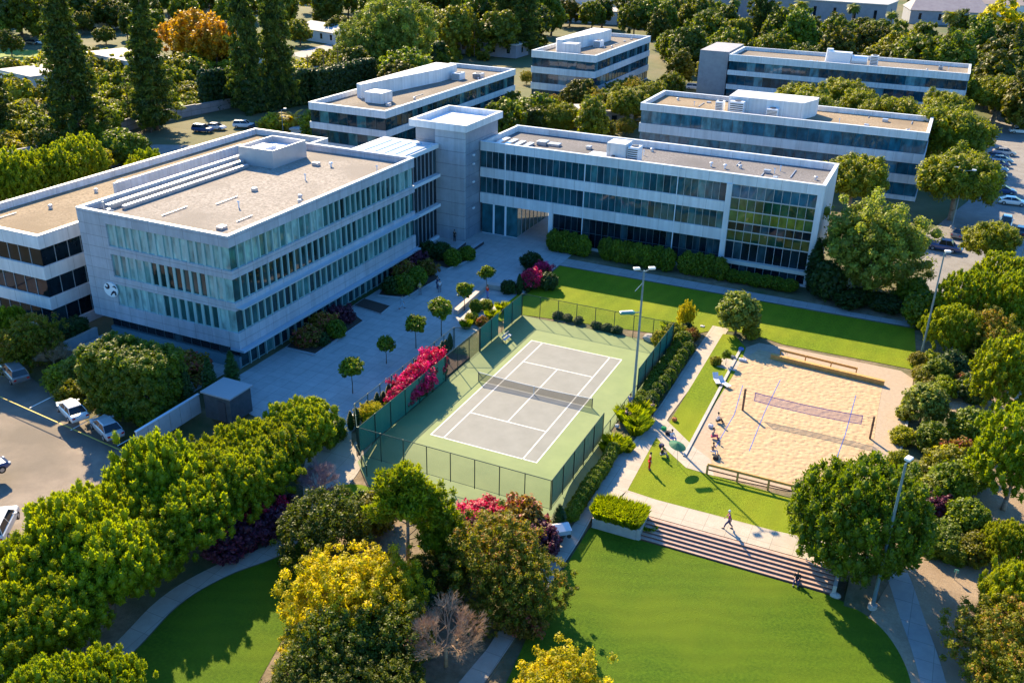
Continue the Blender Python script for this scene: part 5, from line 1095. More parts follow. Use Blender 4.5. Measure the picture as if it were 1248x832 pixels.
def person(label, x, y, rz, shirt, trousers, pose='stand', z=.03, hair=None, skirt=False, hat=None, group='people on the campus'):
    t = thing('person', label, 'person', (x, y, z), rz, group)
    hip = .92; st_ = 0; sit = pose == 'sit'
    if sit: hip = .30
    # joints, facing +x
    pel = (0, 0, hip); ch = (.02, 0, hip+.30); nk = (.03, 0, hip+.56); hd0 = (.05, 0, hip+.66); hd1 = (.05, 0, hip+.78)
    if pose == 'walk': ch = (.05, 0, hip+.30); nk = (.09, 0, hip+.55); hd0 = (.12, 0, hip+.65); hd1 = (.13, 0, hip+.77)
    V = []; Ed = []; Rd = []
    def v(p, r, par=None):
        V.append(p); Rd.append(r); i = len(V)-1
        if par is not None: Ed.append((par, i))
        return i
    a = v(pel, (.135, .10)); w_ = v((.01, 0, hip+.16), (.12, .09), a); c_ = v(ch, (.14, .10), w_); s_ = v((nk[0]-.01, 0, nk[2]-.08), (.11, .08), c_); n_ = v(nk, .05, s_); h0 = v(hd0, .075, n_); h1 = v(hd1, (.088, .10), h0); v((hd1[0], 0, hd1[2]+.09), .06, h1); v((hd1[0]+.095, 0, hd1[2]-.01), .016, h1)
    legs = []; arms = []
    for sg in (1, -1):
        hp = (0, sg*.10, hip-.05)
        if sit: kn = (.42, sg*.16, .42); an = (.50, sg*.16, .08)
        elif pose == 'walk': kn = (.14+.14*sg, sg*.10, .50); an = (.05+.33*sg, sg*.10, .10 if sg > 0 else .16)
        else: kn = (.02, sg*.11, .50); an = (-.02, sg*.12, .08)
        toe = (an[0]+.17, an[1]*1.1, .035)
        i0 = v(hp, .085, a); i1 = v(kn, .060, i0); i2 = v(an, .042, i1); v(toe, .035, i2); legs.append([(hp, .105), (kn, .078), ((an[0], an[1], an[2]+.03), .06)])
        sh = (nk[0]-.01, sg*.18, nk[2]-.06); sw_ = (-.22*sg if pose == 'walk' else .03)
        el = (sh[0]+sw_*.6, sg*.25, sh[2]-.28); wr = (sh[0]+sw_+.06, sg*.25, sh[2]-.52)
        if pose in ('reach', 'sit'): el = (sh[0]+.12, sg*.23, sh[2]-.24); wr = (sh[0]+.36, sg*.15, sh[2]-.22)
        j0 = v(sh, .055, s_); j1 = v(el, .042, j0); j2 = v(wr, .028, j1); d = Vector(wr)-Vector(el); d.normalize(); pm_ = tuple(Vector(wr)+d*.07); j3 = v(pm_, (.034, .018), j2)
        for fi, (off, ln_) in enumerate(((-.03, .06), (-.01, .075), (.01, .07), (.03, .055))):
            f0 = v(tuple(Vector(pm_)+d*.03+Vector((off, 0, 0))), .009, j3); f1 = v(tuple(Vector(pm_)+d*(.03+ln_*.6)+Vector((off, -.008*sg, 0))), .008, f0); v(tuple(Vector(pm_)+d*(.03+ln_)+Vector((off, -.02*sg, 0))), .007, f1)
        th = v(tuple(Vector(wr)+d*.05+Vector((.045, -.01*sg, 0))), .010, j2); v(tuple(Vector(wr)+d*.09+Vector((.055, -.02*sg, 0))), .008, th)
        arms.append([(sh, .072), (tuple((Vector(sh)+Vector(el))/2), .062), (el, .056)])
    me = skin_mesh(V, Ed, Rd); me.materials.clear(); me.materials.append(SKINC); bo = bpy.data.objects.new('body', me); col.objects.link(bo); adopt(bo, t)
    hz = hd1; hb = MB(); hb.ball((hz[0]-.02, 0, hz[2]+.035), (.105, .098, .115), 10, 7); hb.build('hat' if hat else 'hair', hat or hair or HAIRC, t, smooth=True)
    # clothes as slightly larger skins
    V = []; Ed = []; Rd = []; a = v((0, 0, hip-.02), (.155, .125)); w2 = v((.01, 0, hip+.16), (.145, .115), a); c2 = v(ch, (.165, .125), w2); s2 = v((nk[0]-.01, 0, nk[2]-.07), (.13, .095), c2)
    for ar in arms:
        pr_ = s2
        for p, r in ar: pr_ = v(p, r, pr_)
    me = skin_mesh(V, Ed, Rd); me.materials.clear(); me.materials.append(shirt); o = bpy.data.objects.new('shirt', me); col.objects.link(o); adopt(o, t)
    V = []; Ed = []; Rd = []; a = v((0, 0, hip+.02), (.15, .12))
    for lg in legs:
        pr_ = a
        for p, r in lg: pr_ = v(p, r, pr_)
    me = skin_mesh(V, Ed, Rd); me.materials.clear(); me.materials.append(trousers); o = bpy.data.objects.new('trousers', me); col.objects.link(o); adopt(o, t)
    for lg, sg in zip(legs, (1, -1)):
        an = lg[-1][0]; MB().ball((an[0]+.07, an[1]*1.05, .045), (.15, .055, .05), 8, 5).build('shoe', TIND if trousers is not TIND else WHITE2, t, smooth=True)
    return t
def cloth(n, c): return mat('cloth_'+n, c, .85)
CR, CW, CK, CN, CB, CG_, CY, CP = cloth('red', (.55, .015, .01)), cloth('white', (.65, .65, .68)), cloth('black', (.015, .015, .02)), cloth('navy', (.03, .035, .12)), cloth('blue', (.10, .18, .50)), cloth('grey', (.2, .2, .22)), cloth('tan', (.42, .25, .13)), cloth('magenta', (.45, .05, .16))
def pp(label, px, py, rz, a, b, pose='stand', **k): x, y = at(px, py, .03); return person(label, x, y, rz, a, b, pose, **k)
pp('person with white hat walking along the path above the steps', 888, 644, 3.3, CP, CN, 'walk', hat=CW)
pp('person in red jacket and red trousers on the lawn edge', 791, 572, .5, CR, CR, 'stand')
pp('person in tan top and black trousers standing on the court path', 794, 508, -1.0, CY, CK, 'stand')
pp('person in blue shirt at the foot of the tall tennis light', 767, 499, 1.2, CB, CG_, 'stand')
pp('person in black bending beside the low wire fence', 762, 517, .8, CK, CK, 'reach')
pp('person in black at the base of the stair tower', 554, 294, 1.5, CK, CK, 'stand')
pp('person in pale blue shirt walking beside the long planter', 489, 376, .6, cloth('pale_blue', (.30, .44, .55)), cloth('pale_blue', (.30, .44, .55)), 'walk')
pp('person in dark clothes below the plaza trees near the planter corner', 533, 352, 1, CN, CN, 'stand')
pp('person in white beside the dark clothed one at the planter corner', 536, 356, 2.2, CW, CG_, 'stand')
pp('person in yellow on the planter rim', 512, 359, 2, cloth('yellow', (.5, .36, .1)), CG_, 'stand')
pp('person in red and blue by the sunlit planting at the court corner', 594, 363, 1, CR, CB, 'stand')
pp('person seated on the lawn beside the green umbrella', 806, 556, .4, CK, CG_, 'sit')
pp('person in white seated in the group on the lawn edge', 818, 536, -.6, CW, CB, 'sit')
person('person sitting on the lowest step near the round tree', 29.6, -17.12, -1.57, CK, CN, 'sit', z=-.86)
pp('person in white seated on the sand edge, farthest of the sitters', 874, 515, .5, CW, CK, 'sit')
pp('person in tan seated on the sand edge, nearest the timber fence', 868, 552, -.4, CY, CW, 'sit')
pp('person in grey crouching on the sand edge between the other sitters', 868, 534, .2, CG_, CP, 'sit')
# umbrellas, bags and mats
ux, uy = at(826, 566, 0); um = thing('sun_umbrella', 'dark green sun umbrella tilted over the group on the lawn edge', 'umbrella', (ux, uy, .02))
MB().tube((0, 0, 0), (-.25, .1, 2.0), .02, None, 6).build('pole', TIN, um)
b = MB(); N = 12; tip = (-.28, .11, 2.15)
for i in range(N):
    a0, a1 = 2*PI*i/N, 2*PI*(i+1)/N; b.add([tip, (-.25+0.8*math.cos(a0), .1+0.8*math.sin(a0), 1.85-.2*math.cos(a0)), (-.25+0.8*math.cos(a1), .1+0.8*math.sin(a1), 1.85-.2*math.cos(a1))], [(0, 1, 2)])
b.build('canopy', mat('umbrella_green', (.01, .13, .06), .7), um)
def bag(label, px, py, c, w=.5, d=.35, h=.35, rz=0, z=.03):
    x, y = at(px, py, 0); t = thing('bag', label, 'bag', (x, y, z), rz, 'bags and towels around the sand court')
    m = cloth(*c); MB().box(-w/2, w/2, -d/2, d/2, 0, h).build('bag_body', m, t, bevel=min(w, d, h)*.3); b = MB()
    for sg in (-1, 1):
        for i in range(6):
            a0, a1 = PI*i/6, PI*(i+1)/6; b.tube((w*.25*math.cos(a0), sg*d*.2, h*.95+.14*math.sin(a0)), (w*.25*math.cos(a1), sg*d*.2, h*.95+.14*math.sin(a1)), .015, None, 5)
    b.build('handle', TIND, t)
bag('green sports bag on the path beside the strip lawn', 809, 524, ('green', (.02, .38, .10))); bag('black holdall next to the green bag', 815, 530, ('black', (.015, .015, .02)), .7)
bag('white tote bag among the sitters on the sand edge', 866, 521, ('white', (.65, .65, .68))); bag('black backpack beside the nearest sitter', 872, 560, ('black', (.015, .015, .02)))
bag('orange bag on the strip lawn near the path', 822, 513, ('orange', (.5, .16, .05))); bag('navy backpack in the group by the umbrella', 806, 545, ('navy', (.03, .035, .12)))
bag('grey bag at the far corner of the sand court', 893, 437, ('grey', (.2, .2, .22)), .6); bag('white bag lying by the stone kerb near the far tree', 905, 440, ('white', (.65, .65, .68)), .9, .4, .3); bag('blue cooler bag beside the far corner tree', 903, 427, ('blue', (.10, .18, .50)), .6)
bag('white box bag on the upper lawn near the court corner', 856, 398, ('white', (.65, .65, .68)), .5, .4, .1); bag('small white pack at the low wire fence', 752, 521, ('white', (.65, .65, .68)), .4)
# sun lounge cart on the strip lawn
def lounge(label, px, py, rz):
    x, y = at(px, py, 0); t = thing('folding_lounger', label, 'lounger', (x, y, .03), rz, 'loungers by the sand court')
    MB().box(-.3, .3, -.9, .3, .30, .34).build('seat', CW, t); MB().add([(-.3, .3, .3), (.3, .3, .3), (.3, .8, .8), (-.3, .8, .8), (-.3, .3, .34), (.3, .3, .34), (.3, .77, .83), (-.3, .77, .83)], [(0, 1, 2, 3), (4, 7, 6, 5), (0, 4, 5, 1), (1, 5, 6, 2), (2, 6, 7, 3), (3, 7, 4, 0)]).build('backrest', CW, t)
    for sx in (-.28, .28):
        for yy in (-.8, .25): MB().tube((sx, yy, 0), (sx, yy, .3), .02).build('leg', TIN, t)
lounge('white folding lounger on the strip lawn, left one', 873, 466, .5); lounge('white folding lounger on the strip lawn, right one at the kerb', 882, 470, .9)
b_tr = thing('equipment_cart', 'white covered cart parked by the path below the court corner', 'cart', (*at(683, 643, .4), -.35), .7)
MB().box(-.75, .75, -.55, .55, .35, .8).build('cart_body', CB if False else mat('cart_blue', (.32, .40, .50), .6), b_tr, bevel=.06); MB().add([(-.8, -.6, .8), (.8, -.6, .8), (.8, .6, .8), (-.8, .6, .8), (-.7, 0, 1.15), (.7, 0, 1.15)], [(0, 1, 5, 4), (2, 3, 4, 5), (1, 2, 5), (3, 0, 4), (0, 3, 2, 1)]).build('cover', CW, b_tr)
for sx in (-.6, .6):
    for sy in (-.5, .5): MB().tube((sx, sy-.04, .18), (sx, sy+.04, .18), .18, None, 12).build('wheel', TYRE, b_tr)
def boulder(label, px, py, s, z=0):
    x, y = at(px, py, z); b = MB(); b.ball((0, 0, s*.35), (s, s*.7, s*.6), 9, 6); b.v = [(a*(1+rnd.uniform(-.12, .12)), c*(1+rnd.uniform(-.12, .12)), d) for a, c, d in b.v]; o = b.build('rock', CONC, smooth=False); o.location = (x, y, z); tag(o, label, 'rock')
boulder('pale boulder at the left foot of the stone steps', 776, 656, .38, -.9); boulder('pale boulder at the right foot of the stone steps', 1018, 727, .42, -.9)
boulder('tan boulder behind the far court fence', 792, 415, .9); boulder('second tan boulder near the far right court corner', 810, 410, .7)
bn2 = thing('rubbish_bin', 'white topped bin at the plaza end of the outer fence', 'bin', (*at(428, 512, .5), 0)); MB().tube((0, 0, 0), (0, 0, .9), .3, .33, 12).build('bin_body', TIND, bn2); MB().tube((0, 0, .9), (0, 0, 1.05), .35, .25, 12).build('lid', WHITE2, bn2)
sgn = thing('garden_sign', 'small green marker post on the gravel beside the hedge', 'sign', (*at(1163, 706, 0), -.2)); MB().tube((0, 0, -.1), (0, 0, 1.1), .03).build('post', TIN, sgn); MB().box(-.15, .15, -.02, .02, .85, 1.15).build('plate', mat('marker_green', (.1, .35, .3), .5), sgn)
bx_ = thing('utility_cabinet', 'pale utility cabinet at the end of the front walk', 'cabinet', (*at(1098, 372, .5), 0)); MB().box(-.6, .6, -.4, .4, 0, 1.2).build('cabinet_body', TIN, bx_, bevel=.03); MB().box(-.5, .5, -.43, -.405, .1, 1.1).build('door', WHITE2, bx_)
# ------------------------------------------------------------------ planting near the camera
def pxp(key, px, py, zc, s, label, group=None, var=None, z=None, name=None, cat=None, rz=None):
    x, y = at(px, py, zc); z = HG(x, y) if z is None else z
    sc = s[0] if isinstance(s, tuple) else s
    return plant(key, x, y, z-.03, s, label, group, name, cat, var, rz)
row = []
for i, (x, y, s) in enumerate([(-13.9, -19.8, .98), (-13.6, -23.6, 1.0), (-13.7, -27.4, 1.02), (-13.4, -31.4, 1.0), (-13.9, -35.3, 1.05), (-13.6, -39.2, 1.0), (-13.3, -43.2, 1.05), (-13.6, -47.2, 1.0), (-13.8, -51, 1.0),
        (-16.0, -25.6, .82), (-16.9, -29.6, .95), (-17.3, -33.6, 1.0), (-17.2, -37.6, .98), (-17.4, -41.7, 1.02), (-17.2, -45.8, 1.0), (-17.4, -49.6, 1.0)]):
    row.append(plant('pine_row', x+rnd.uniform(-.45, .45)-(.5 if x > -15 else 0), y+rnd.uniform(-.4, .4), HG(x, y)*.6, (s*1.04, s*1.04, s*rnd.uniform(.84, 1.16)*(.84 if x > -15 else 1)), '', 'bright pines in the row below the parking lot', var=i % 3))
ordinal_labels(row, 'bright yellow green pine in the row along the parking lot')
pxp('pine_row', 120, 822, 3.2, .75, 'bright small pine at the bottom left corner beside the west lawn'); pxp('pine_row', 55, 842, 3.2, .8, 'bright small pine in the very bottom left corner')
x, y = at(497, 692, -.7); plant('loose_pine', x, y, -.75, (1.05, 1.05, 1.0), 'tall loose pine with bare trunk in front of the near court fence', rz=.42)
pxp('bush', 455, 618, 1.2, 1.5, 'pale yellow green bush at the left foot of the loose pine')
pxp('yellow', 416, 708, 3.4, .98, 'large yellow flowering tree left of the loose pine', var=0); pxp('yellow', 462, 698, 3.2, .82, 'second yellow tree, touching the large one at its right', var=1); pxp('yellow', 384, 760, 2.4, .62, 'low yellow tree at the left foot of the large yellow one')
pxp('yellow', 683, 832, 3.0, .85, 'yellow tree crown cut by the bottom edge beside the lower lawn', var=1)
pxp('evergreen', 395, 628, 2.6, 1.12, 'dark olive round tree above the yellow trees', var=0); pxp('olive', 604, 668, 3.2, 1.05, 'olive tree with ochre tips left of the sloping path', var=1); pxp('olive', 640, 700, 2.8, .8, 'smaller olive tree leaning over the sloping path', var=0)
pxp('evergreen', 415, 785, 1.6, 1.05, 'dark green shrub mass below the yellow trees'); pxp('evergreen', 462, 768, 1.8, .95, 'dark green shrub mass at the right foot of the yellow trees')
pxp('evergreen', 372, 812, 2.0, .8, 'leafy olive shrub at the bottom edge beside the west lawn', var=1); pxp('evergreen', 420, 822, 2.0, .85, 'leafy olive shrub at the bottom edge below the yellow trees', var=0); pxp('evergreen', 478, 830, 1.8, .7, 'leafy olive shrub at the bottom edge left of the bare tree')
pxp('bare', 543, 762, 2.6, 1.3, 'leafless brown tree in the soil bed by the sloping path'); pxp('bare_mauve', 386, 575, 2.0, .95, 'leafless mauve tree between the pine row and the plaza path')
pxp('rust_bush', 640, 618, 1.6, 1.35, 'rust red shrub at the right end of the near court fence'); pxp('rust_bush', 625, 640, 1.2, 1.2, 'rust red shrub below the near court fence corner', var=1); pxp('plum_bush', 660, 650, 1.0, 1.1, 'plum coloured shrub beside the white cart'); pxp('rust_bush', 640, 745, .8, .9, 'rust tinted shrub at the edge of the sloping path')
pxp('bougain', 590, 610, 1.5, (1.5, 1.4, .95), 'big pink bougainvillea in front of the near court fence', var=0); pxp('bougain', 618, 616, 1.2, (1.0, 1.0, .8), 'smaller pink bougainvillea right of the big one', var=1)
for i, (px, py, s) in enumerate(((286, 636, 1.3), (306, 630, 1.3), (324, 622, 1.3), (342, 612, 1.2), (268, 648, 1.2))): pxp('plum_bush', px, py, 1.2, (s, s, s*.85), '', 'dark plum hedge shrubs beside the west path')
ordinal_labels([o for o in col.objects if o.get('group') == 'dark plum hedge shrubs beside the west path'], 'dark plum shrub in the hedge above the west path')
for px, py, k, l in ((322, 606, .95, 'magenta bougainvillea spray in the plum hedge, second from right'), (342, 598, .85, 'magenta bougainvillea spray in the plum hedge, rightmost'), (300, 618, .9, 'magenta bougainvillea spray in the plum hedge, second from left'), (272, 636, .75, 'magenta bougainvillea spray in the plum hedge, leftmost')): pxp('bougain', px, py+6, 1.9, (k*.7, k*.7, k*1.25), l)
hedge('clipped_shrub', 'dark green clipped shrub at the plaza end of the pine row', 'shrub', *(lambda p: (p[0]-.8, p[0]+.8, p[1]-1.3, p[1]+1.3))(at(404, 535, 0)), 0, 1.8, L_dense)
pxp('cypress', 682, 622, 1.2, (1.0, 1.0, .5), 'small conical shrub below the right end of the near fence')
pxp('evergreen', 522, 690, 1.2, .62, 'dark green shrub in the soil bed under the loose pine, left'); pxp('evergreen', 552, 668, 1.2, .7, 'dark green shrub in the soil bed under the loose pine, right'); pxp('dark_bush', 505, 728, .6, 1.2, 'dark shrub in the soil bed left of the bare tree'); pxp('plum_bush', 575, 640, .8, 1.0, 'plum shrub under the pink bougainvilleas by the near fence'); pxp('olive', 585, 745, .8, .42, 'small olive shrub right of the bare tree'); pxp('bush', 505, 780, .4, .9, 'low shrub at the foot of the bare tree')
# planter with bougainvillea
pln = thing('planter', 'long soil planter between the two left court fences', 'planter', (-10.9, -6, 0)); MB().prism([(-12.0, -14), (-9.75, -17.2), (-9.75, 4.5), (-12.0, 4.5)], .0, .22).build('soil', MULCH, pln, True)
for i, (y, s) in enumerate(((-8.9, 1.0), (-7.3, 1.2), (-5.6, 1.25), (-3.9, 1.2), (-2.5, 1.15), (-1.2, 1.05))): plant('bougain', -10.75, y, .1, (s*.85, s*1.05, s*(.85+.08*i)), '', 'pink bougainvilleas along the left court fence', var=i % 2)
ordinal_labels([o for o in col.objects if o.get('group') == 'pink bougainvilleas along the left court fence'], 'bright pink bougainvillea behind the long windscreen')
pxp('yellow', 452, 497, 1.6, .34, 'small golden shrub at the near end of the fence planter', cat='shrub', name='golden_shrub')
sp = []
for i in range(22):
    y = -14.5+i*.95; sp.append(plant('cypress', -12.7+rnd.uniform(-.1, .1), y, 0, (.62, .62, rnd.uniform(.26, .42)), '', 'upright shrubs along the outer court fence', name='columnar_shrub', cat='shrub'))
ordinal_labels(sp, 'dark upright shrub along the outer court fence')
# sunlit planting at the far left court corner
crn = thing('raised_bed', 'pale raised bed wall round the sunlit planting at the court corner', 'planter', (-13.0, 17, 0)); b = MB(); b.prism(P([(553, 382), (592, 348), (620, 352), (618, 355), (594, 352), (558, 384)]), 0, .6); b.build('wall', mat('bed_wall_pale', (.45, .38, .34), .8, (.52, .45, .40), 1), crn, True)
for i, (px, py, k, s) in enumerate(((580, 375, 'green_bush', .6), (592, 372, 'bush', .6), (575, 388, 'bush', .6), (600, 385, 'grass_clump', 1.2), (612, 375, 'grass_clump', 1.2), (588, 392, 'rust_bush', .5), (568, 395, 'grass_clump', 1.0))): pxp(k, px, py, .5, s, ('yellow green plant in the sunlit bed at the court corner, '+('highest', 'beside the person in red', 'leftmost', 'nearest the fence', 'rightmost', 'rust tinted one', 'lowest')[i]), name='garden_plant', cat='plant')
sheet('lawn_corner', P([(594, 388), (632, 358), (640, 362), (612, 392)]), .03, LAWN, cuts=False)
pxp('bougain', 645, 341, 1.3, 1.05, 'pink bougainvillea at the left corner of the upper lawn, lower one', var=0); pxp('bougain', 661, 327, 1.3, .95, 'pink bougainvillea at the left corner of the upper lawn, upper one', var=1)
pxp('dark_bush', 648, 322, .8, 1.1, 'dark shrub behind the pink bougainvilleas'); pxp('dark_bush', 620, 350, .8, .8, 'dark shrub left of the pink bougainvilleas'); pxp('dark_bush', 668, 345, .8, 1.0, 'dark shrub at the shaded corner of the upper lawn'); pxp('cypress', 633, 348, 1.2, (.8, .8, .55), 'small dark conical shrub beside the pink bougainvillea')
# shrubs beyond the far fence
fs = []
for px, py in ((680, 385), (692, 388), (705, 391), (727, 397), (740, 400), (752, 403)): fs.append(pxp('dark_bush', px, py, .3, (.55, .45, .4), '', 'low shrubs behind the far court fence'))
ordinal_labels(fs, 'low dark shrub on the lawn behind the far court fence')
for i, (px, py, k, s) in enumerate(((805, 415, 'bush', .8), (822, 405, 'bush', .8), (832, 418, 'green_bush', .75), (842, 410, 'rust_bush', .6), (815, 400, 'grass_clump', 1.3), (838, 402, 'dark_bush', .6))): pxp(k, px, py, .5, s, ('sunlit shrub at the far right court corner, '+('nearest the fence', 'in the middle', 'lowest', 'rust tinted', 'grassy one', 'dark one')[i]))
# planting strip between court and path
st_ = []
for i in range(17):
    y = 17.2-i*.92
    for j in range(2): st_.append(plant(('green_bush', 'dark_bush')[(i+j) % 2] if j else 'green_bush', 10.55+j*1.1+rnd.uniform(-.15, .15), y+rnd.uniform(-.2, .2), 0, (.52, .52, .62 if j else .5), '', 'hedge shrubs between court and path, far part'))
ordinal_labels(st_, 'green shrub in the strip along the right windscreen')
st_ = []
for i in range(13): st_.append(plant('green_bush', 11.35+rnd.uniform(-.1, .1), -7.6-i*.85, HW(0, -7.6-i*.85), (.45, .5, .52), '', 'hedge shrubs between court and path, near part'))
ordinal_labels(st_, 'low green shrub in the hedge right of the near windscreen')
st_ = []
for px, py, s in ((764, 508, 1.6), (772, 513, 1.7), (780, 505, 1.7), (775, 523, 1.5), (783, 518, 1.3), (746, 538, 1.2), (752, 546, 1.1), (757, 540, 1.1), (740, 545, 1.0), (765, 545, .9)): st_.append(pxp('grass_clump', px, py, .4, (s, s, s*.9), '', 'ornamental grass clumps at the court gap'))
ordinal_labels(st_, 'yellow green grass clump between court gap and path')
st_ = []
for i in range(5):
    for j in range(4): st_.append(plant('grass_clump', 13.5+i*.72, -17.1+j*.5, -.1, (1.1, 1.1, 1.15), '', 'tall grasses in the planter at the steps'))
ordinal_labels(st_, 'tall yellow green grass in the planter at the steps')
pxp('grass_clump', 792, 632, .4, .9, 'thin grass clump beside the top step'); pxp('young', 905, 475, 2.0, .6, 'thin young tree beside the strip lawn loungers') if False else None
pxp('young', 886, 430, 1.5, .45, 'slim sapling on the strip lawn near the far path end'); pxp('bush', 872, 440, .4, .45, 'small yellow shrub on the strip lawn')
pxp('yellow', 836, 385, 1.5, (.28, .28, .55), 'slim golden sapling on the upper lawn', name='sapling'); 
pxp('small_grey', 899, 388, 2.0, 1.12, 'round grey green small tree at the far end of the path'); pxp('bougain', 905, 366, 1.2, .8, 'red flowering bush behind the grey green small tree')
pxp('bush', 915, 405, .6, .8, 'low shrub at the foot of the grey green small tree')
# big trees on the right
pxp('round_dense', 1045, 650, 3.2, 1.16, 'big dense round dark green tree at the right end of the steps', var=0)
pxp('big_grey', 1066, 304, 6.2, 1.06, 'large grey green tree between the upper lawn and the right lot', var=0)
pxp('small_grey', 1127, 492, 2.2, .92, 'small round grey green tree behind the sand court')
pxp('umbrella', 1168, 225, 6, 1.0, 'broad umbrella shaped tree with pale trunk by the double lamp', var=0); pxp('umbrella', 1160, 178, 6.5, 1.15, 'broad golden tipped tree at the right end of the rear office', var=1); pxp('umbrella', 1040, 228, 5, .9, 'golden green tree behind the glazed office end', var=0)
pxp('umbrella', 1205, 300, 3.6, .62, 'round golden green tree right of the parked pickup', var=1)
for i, (k, px, py, zc, s, l) in enumerate((('pine_big', 1215, 358, 4, .85, 'bright green pine at the right, top of the cluster'), ('pine_big', 1180, 375, 4, .8, 'bright green pine left in the cluster below the golden tree'), ('pine_big', 1238, 385, 4, .85, 'bright green pine at the right edge of the cluster'), ('pine_row', 1160, 400, 3.5, .85, 'darker green pine beside the slim light pole'), ('olive', 1205, 412, 3, 1.0, 'olive tree under the bright pines at the right'), ('pine_big', 1226, 462, 4.5, .88, 'tall bright pine at the right edge above the gravel'), ('pine_big', 1240, 560, 5, .9, 'tall bright pine cut by the right edge over the gravel'),
    ('pine_row', 1215, 395, 3.5, .8, 'bright pine in the middle of the right cluster'), ('pine_row', 1235, 655, 2.8, .55, 'small pine low at the right edge'), ('olive', 1225, 772, 2.6, .9, 'olive tree at the bottom right corner'), ('pine_row', 1252, 720, 3.4, .8, 'bright pine at the bottom right edge'), ('olive', 1240, 820, 2, .8, 'olive shrub tree in the bottom right corner'), ('green_bush', 1125, 385, 1.4, 1.7, 'dark green shrub at the foot of the slim light pole'), ('green_bush', 1112, 362, 1.4, 1.5, 'dark green shrub at the end of the front walk'))): pxp(k, px, py, zc, s, l)
for i, (k, px, py, s, l) in enumerate((('green_bush', 1180, 526, (1.45, 1.45, 1.2), 'dark rounded shrub above the gravel at the right'), ('bush', 1150, 572, (1.5, 1.5, 1.5), 'bushy green shrub right of the sand court'), ('rust_bush', 1168, 558, 1.1, 'rust tinted shrub behind the bushy green one'), ('green_bush', 1135, 540, 1.1, 'small green shrub beside the sand court kerb'),
    ('green_bush', 1142, 460, 1.1, 'shrub on the slope behind the sand court'), ('bush', 1150, 472, 1.0, 'yellow green shrub behind the small round tree'), ('green_bush', 1183, 585, 1.2, 'dark shrub under the bushy green one'), ('plum_bush', 1138, 620, 1.0, 'magenta leaved shrub among the right hedges'), ('bush', 1135, 605, 1.3, 'golden shrub above the magenta one'),
    ('green_bush', 1178, 640, 1.2, 'round shrub beside the gravel clearing'), ('bush', 1190, 672, 1.1, 'low shrub at the gravel clearing edge'), ('green_bush', 1155, 600, 1.4, 'dark green shrub in the hedge mass'), ('dark_bush', 1190, 480, 1.3, 'dark shrub in the shade of the right pines'), ('dark_bush', 1160, 450, 1.3, 'dark shrub on the bank beside the slim pole'), ('rust_bush', 1170, 465, .7, 'rust groundcover shrub in the shaded bank'),
    ('bush', 1103, 500, .7, 'shrub along the right sand kerb, far'), ('bush', 1100, 530, .8, 'shrub along the right sand kerb, middle'), ('bush', 1097, 560, .8, 'shrub along the right sand kerb, near'), ('dark_bush', 1195, 440, 1.3, 'dark undergrowth shrub below the olive tree'))): pxp(k, px, py, .8, s, l)
def hpx(name, label, pts, h, m, w=1.2, **k):
    pass
for (px, py, X, Y, h, l) in ((1140, 648, 3.4, 2.6, 1.7, 'clipped yellow green hedge block right of the big round tree'), (1155, 665, 2.6, 2.2, 1.5, 'clipped hedge block at the edge of the gravel'), (1190, 660, 2.4, 1.6, 1.0, 'low clipped hedge beside the marker post'), (1112, 590, 1.2, 6.0, 1.0, 'narrow clipped hedge along the sand court side')):
    x, y = at(px, py, h*.6); hedge('clipped_hedge', l, 'hedge', x-X/2, x+X/2, y-Y/2, y+Y/2, HG(x, y)-.03, h, L_dense)
# hedges in front of the long building
hs_ = []
for i, x in enumerate([-15.2+1.45*k for k in range(4)]+[-7.2+1.5*k for k in range(7)]+[4.6+1.5*k for k in range(4)]+[11+1.5*k for k in range(6)]):
    tall = 2.6 if x < 11 else 1.3
    if -10.5 < x < -7.8: continue
    hs_.append(plant('green_bush', x, 42.2+rnd.uniform(-.25, .25), 0, (.85, .95, tall/2.2), '', 'hedge shrubs under the long front building'))
ordinal_labels(hs_, 'dark clipped shrub in front of the long building windows')
pxp('cypress', 992, 335, 2.2, (2.0, 2.0, 1.4), 'dark upright conifer at the end wall of the long building'); pxp('dark_bush', 1008, 352, 1.2, (1.8, 1.8, 2.2), 'dark shrub under the large grey green tree'); pxp('dark_bush', 1040, 365, .8, (2.4, 1.4, 1.0), 'dark low shrub at the foot of the large grey green tree'); pxp('dark_bush', 1078, 370, .8, (2.2, 1.4, .9), 'dark low shrub beside the utility cabinet')
# plaza trees and planters
PLS = P([(430, 479), (471, 443), (507, 424), (538, 409), (566, 378), (593, 354)])
for i, ((x, y), s) in enumerate(zip(PLS, (1.0, .8, 1.0, 1.15, .9, .85))): 
    plant('young', x, y, 0, s, '', 'young trees on the plaza')
    
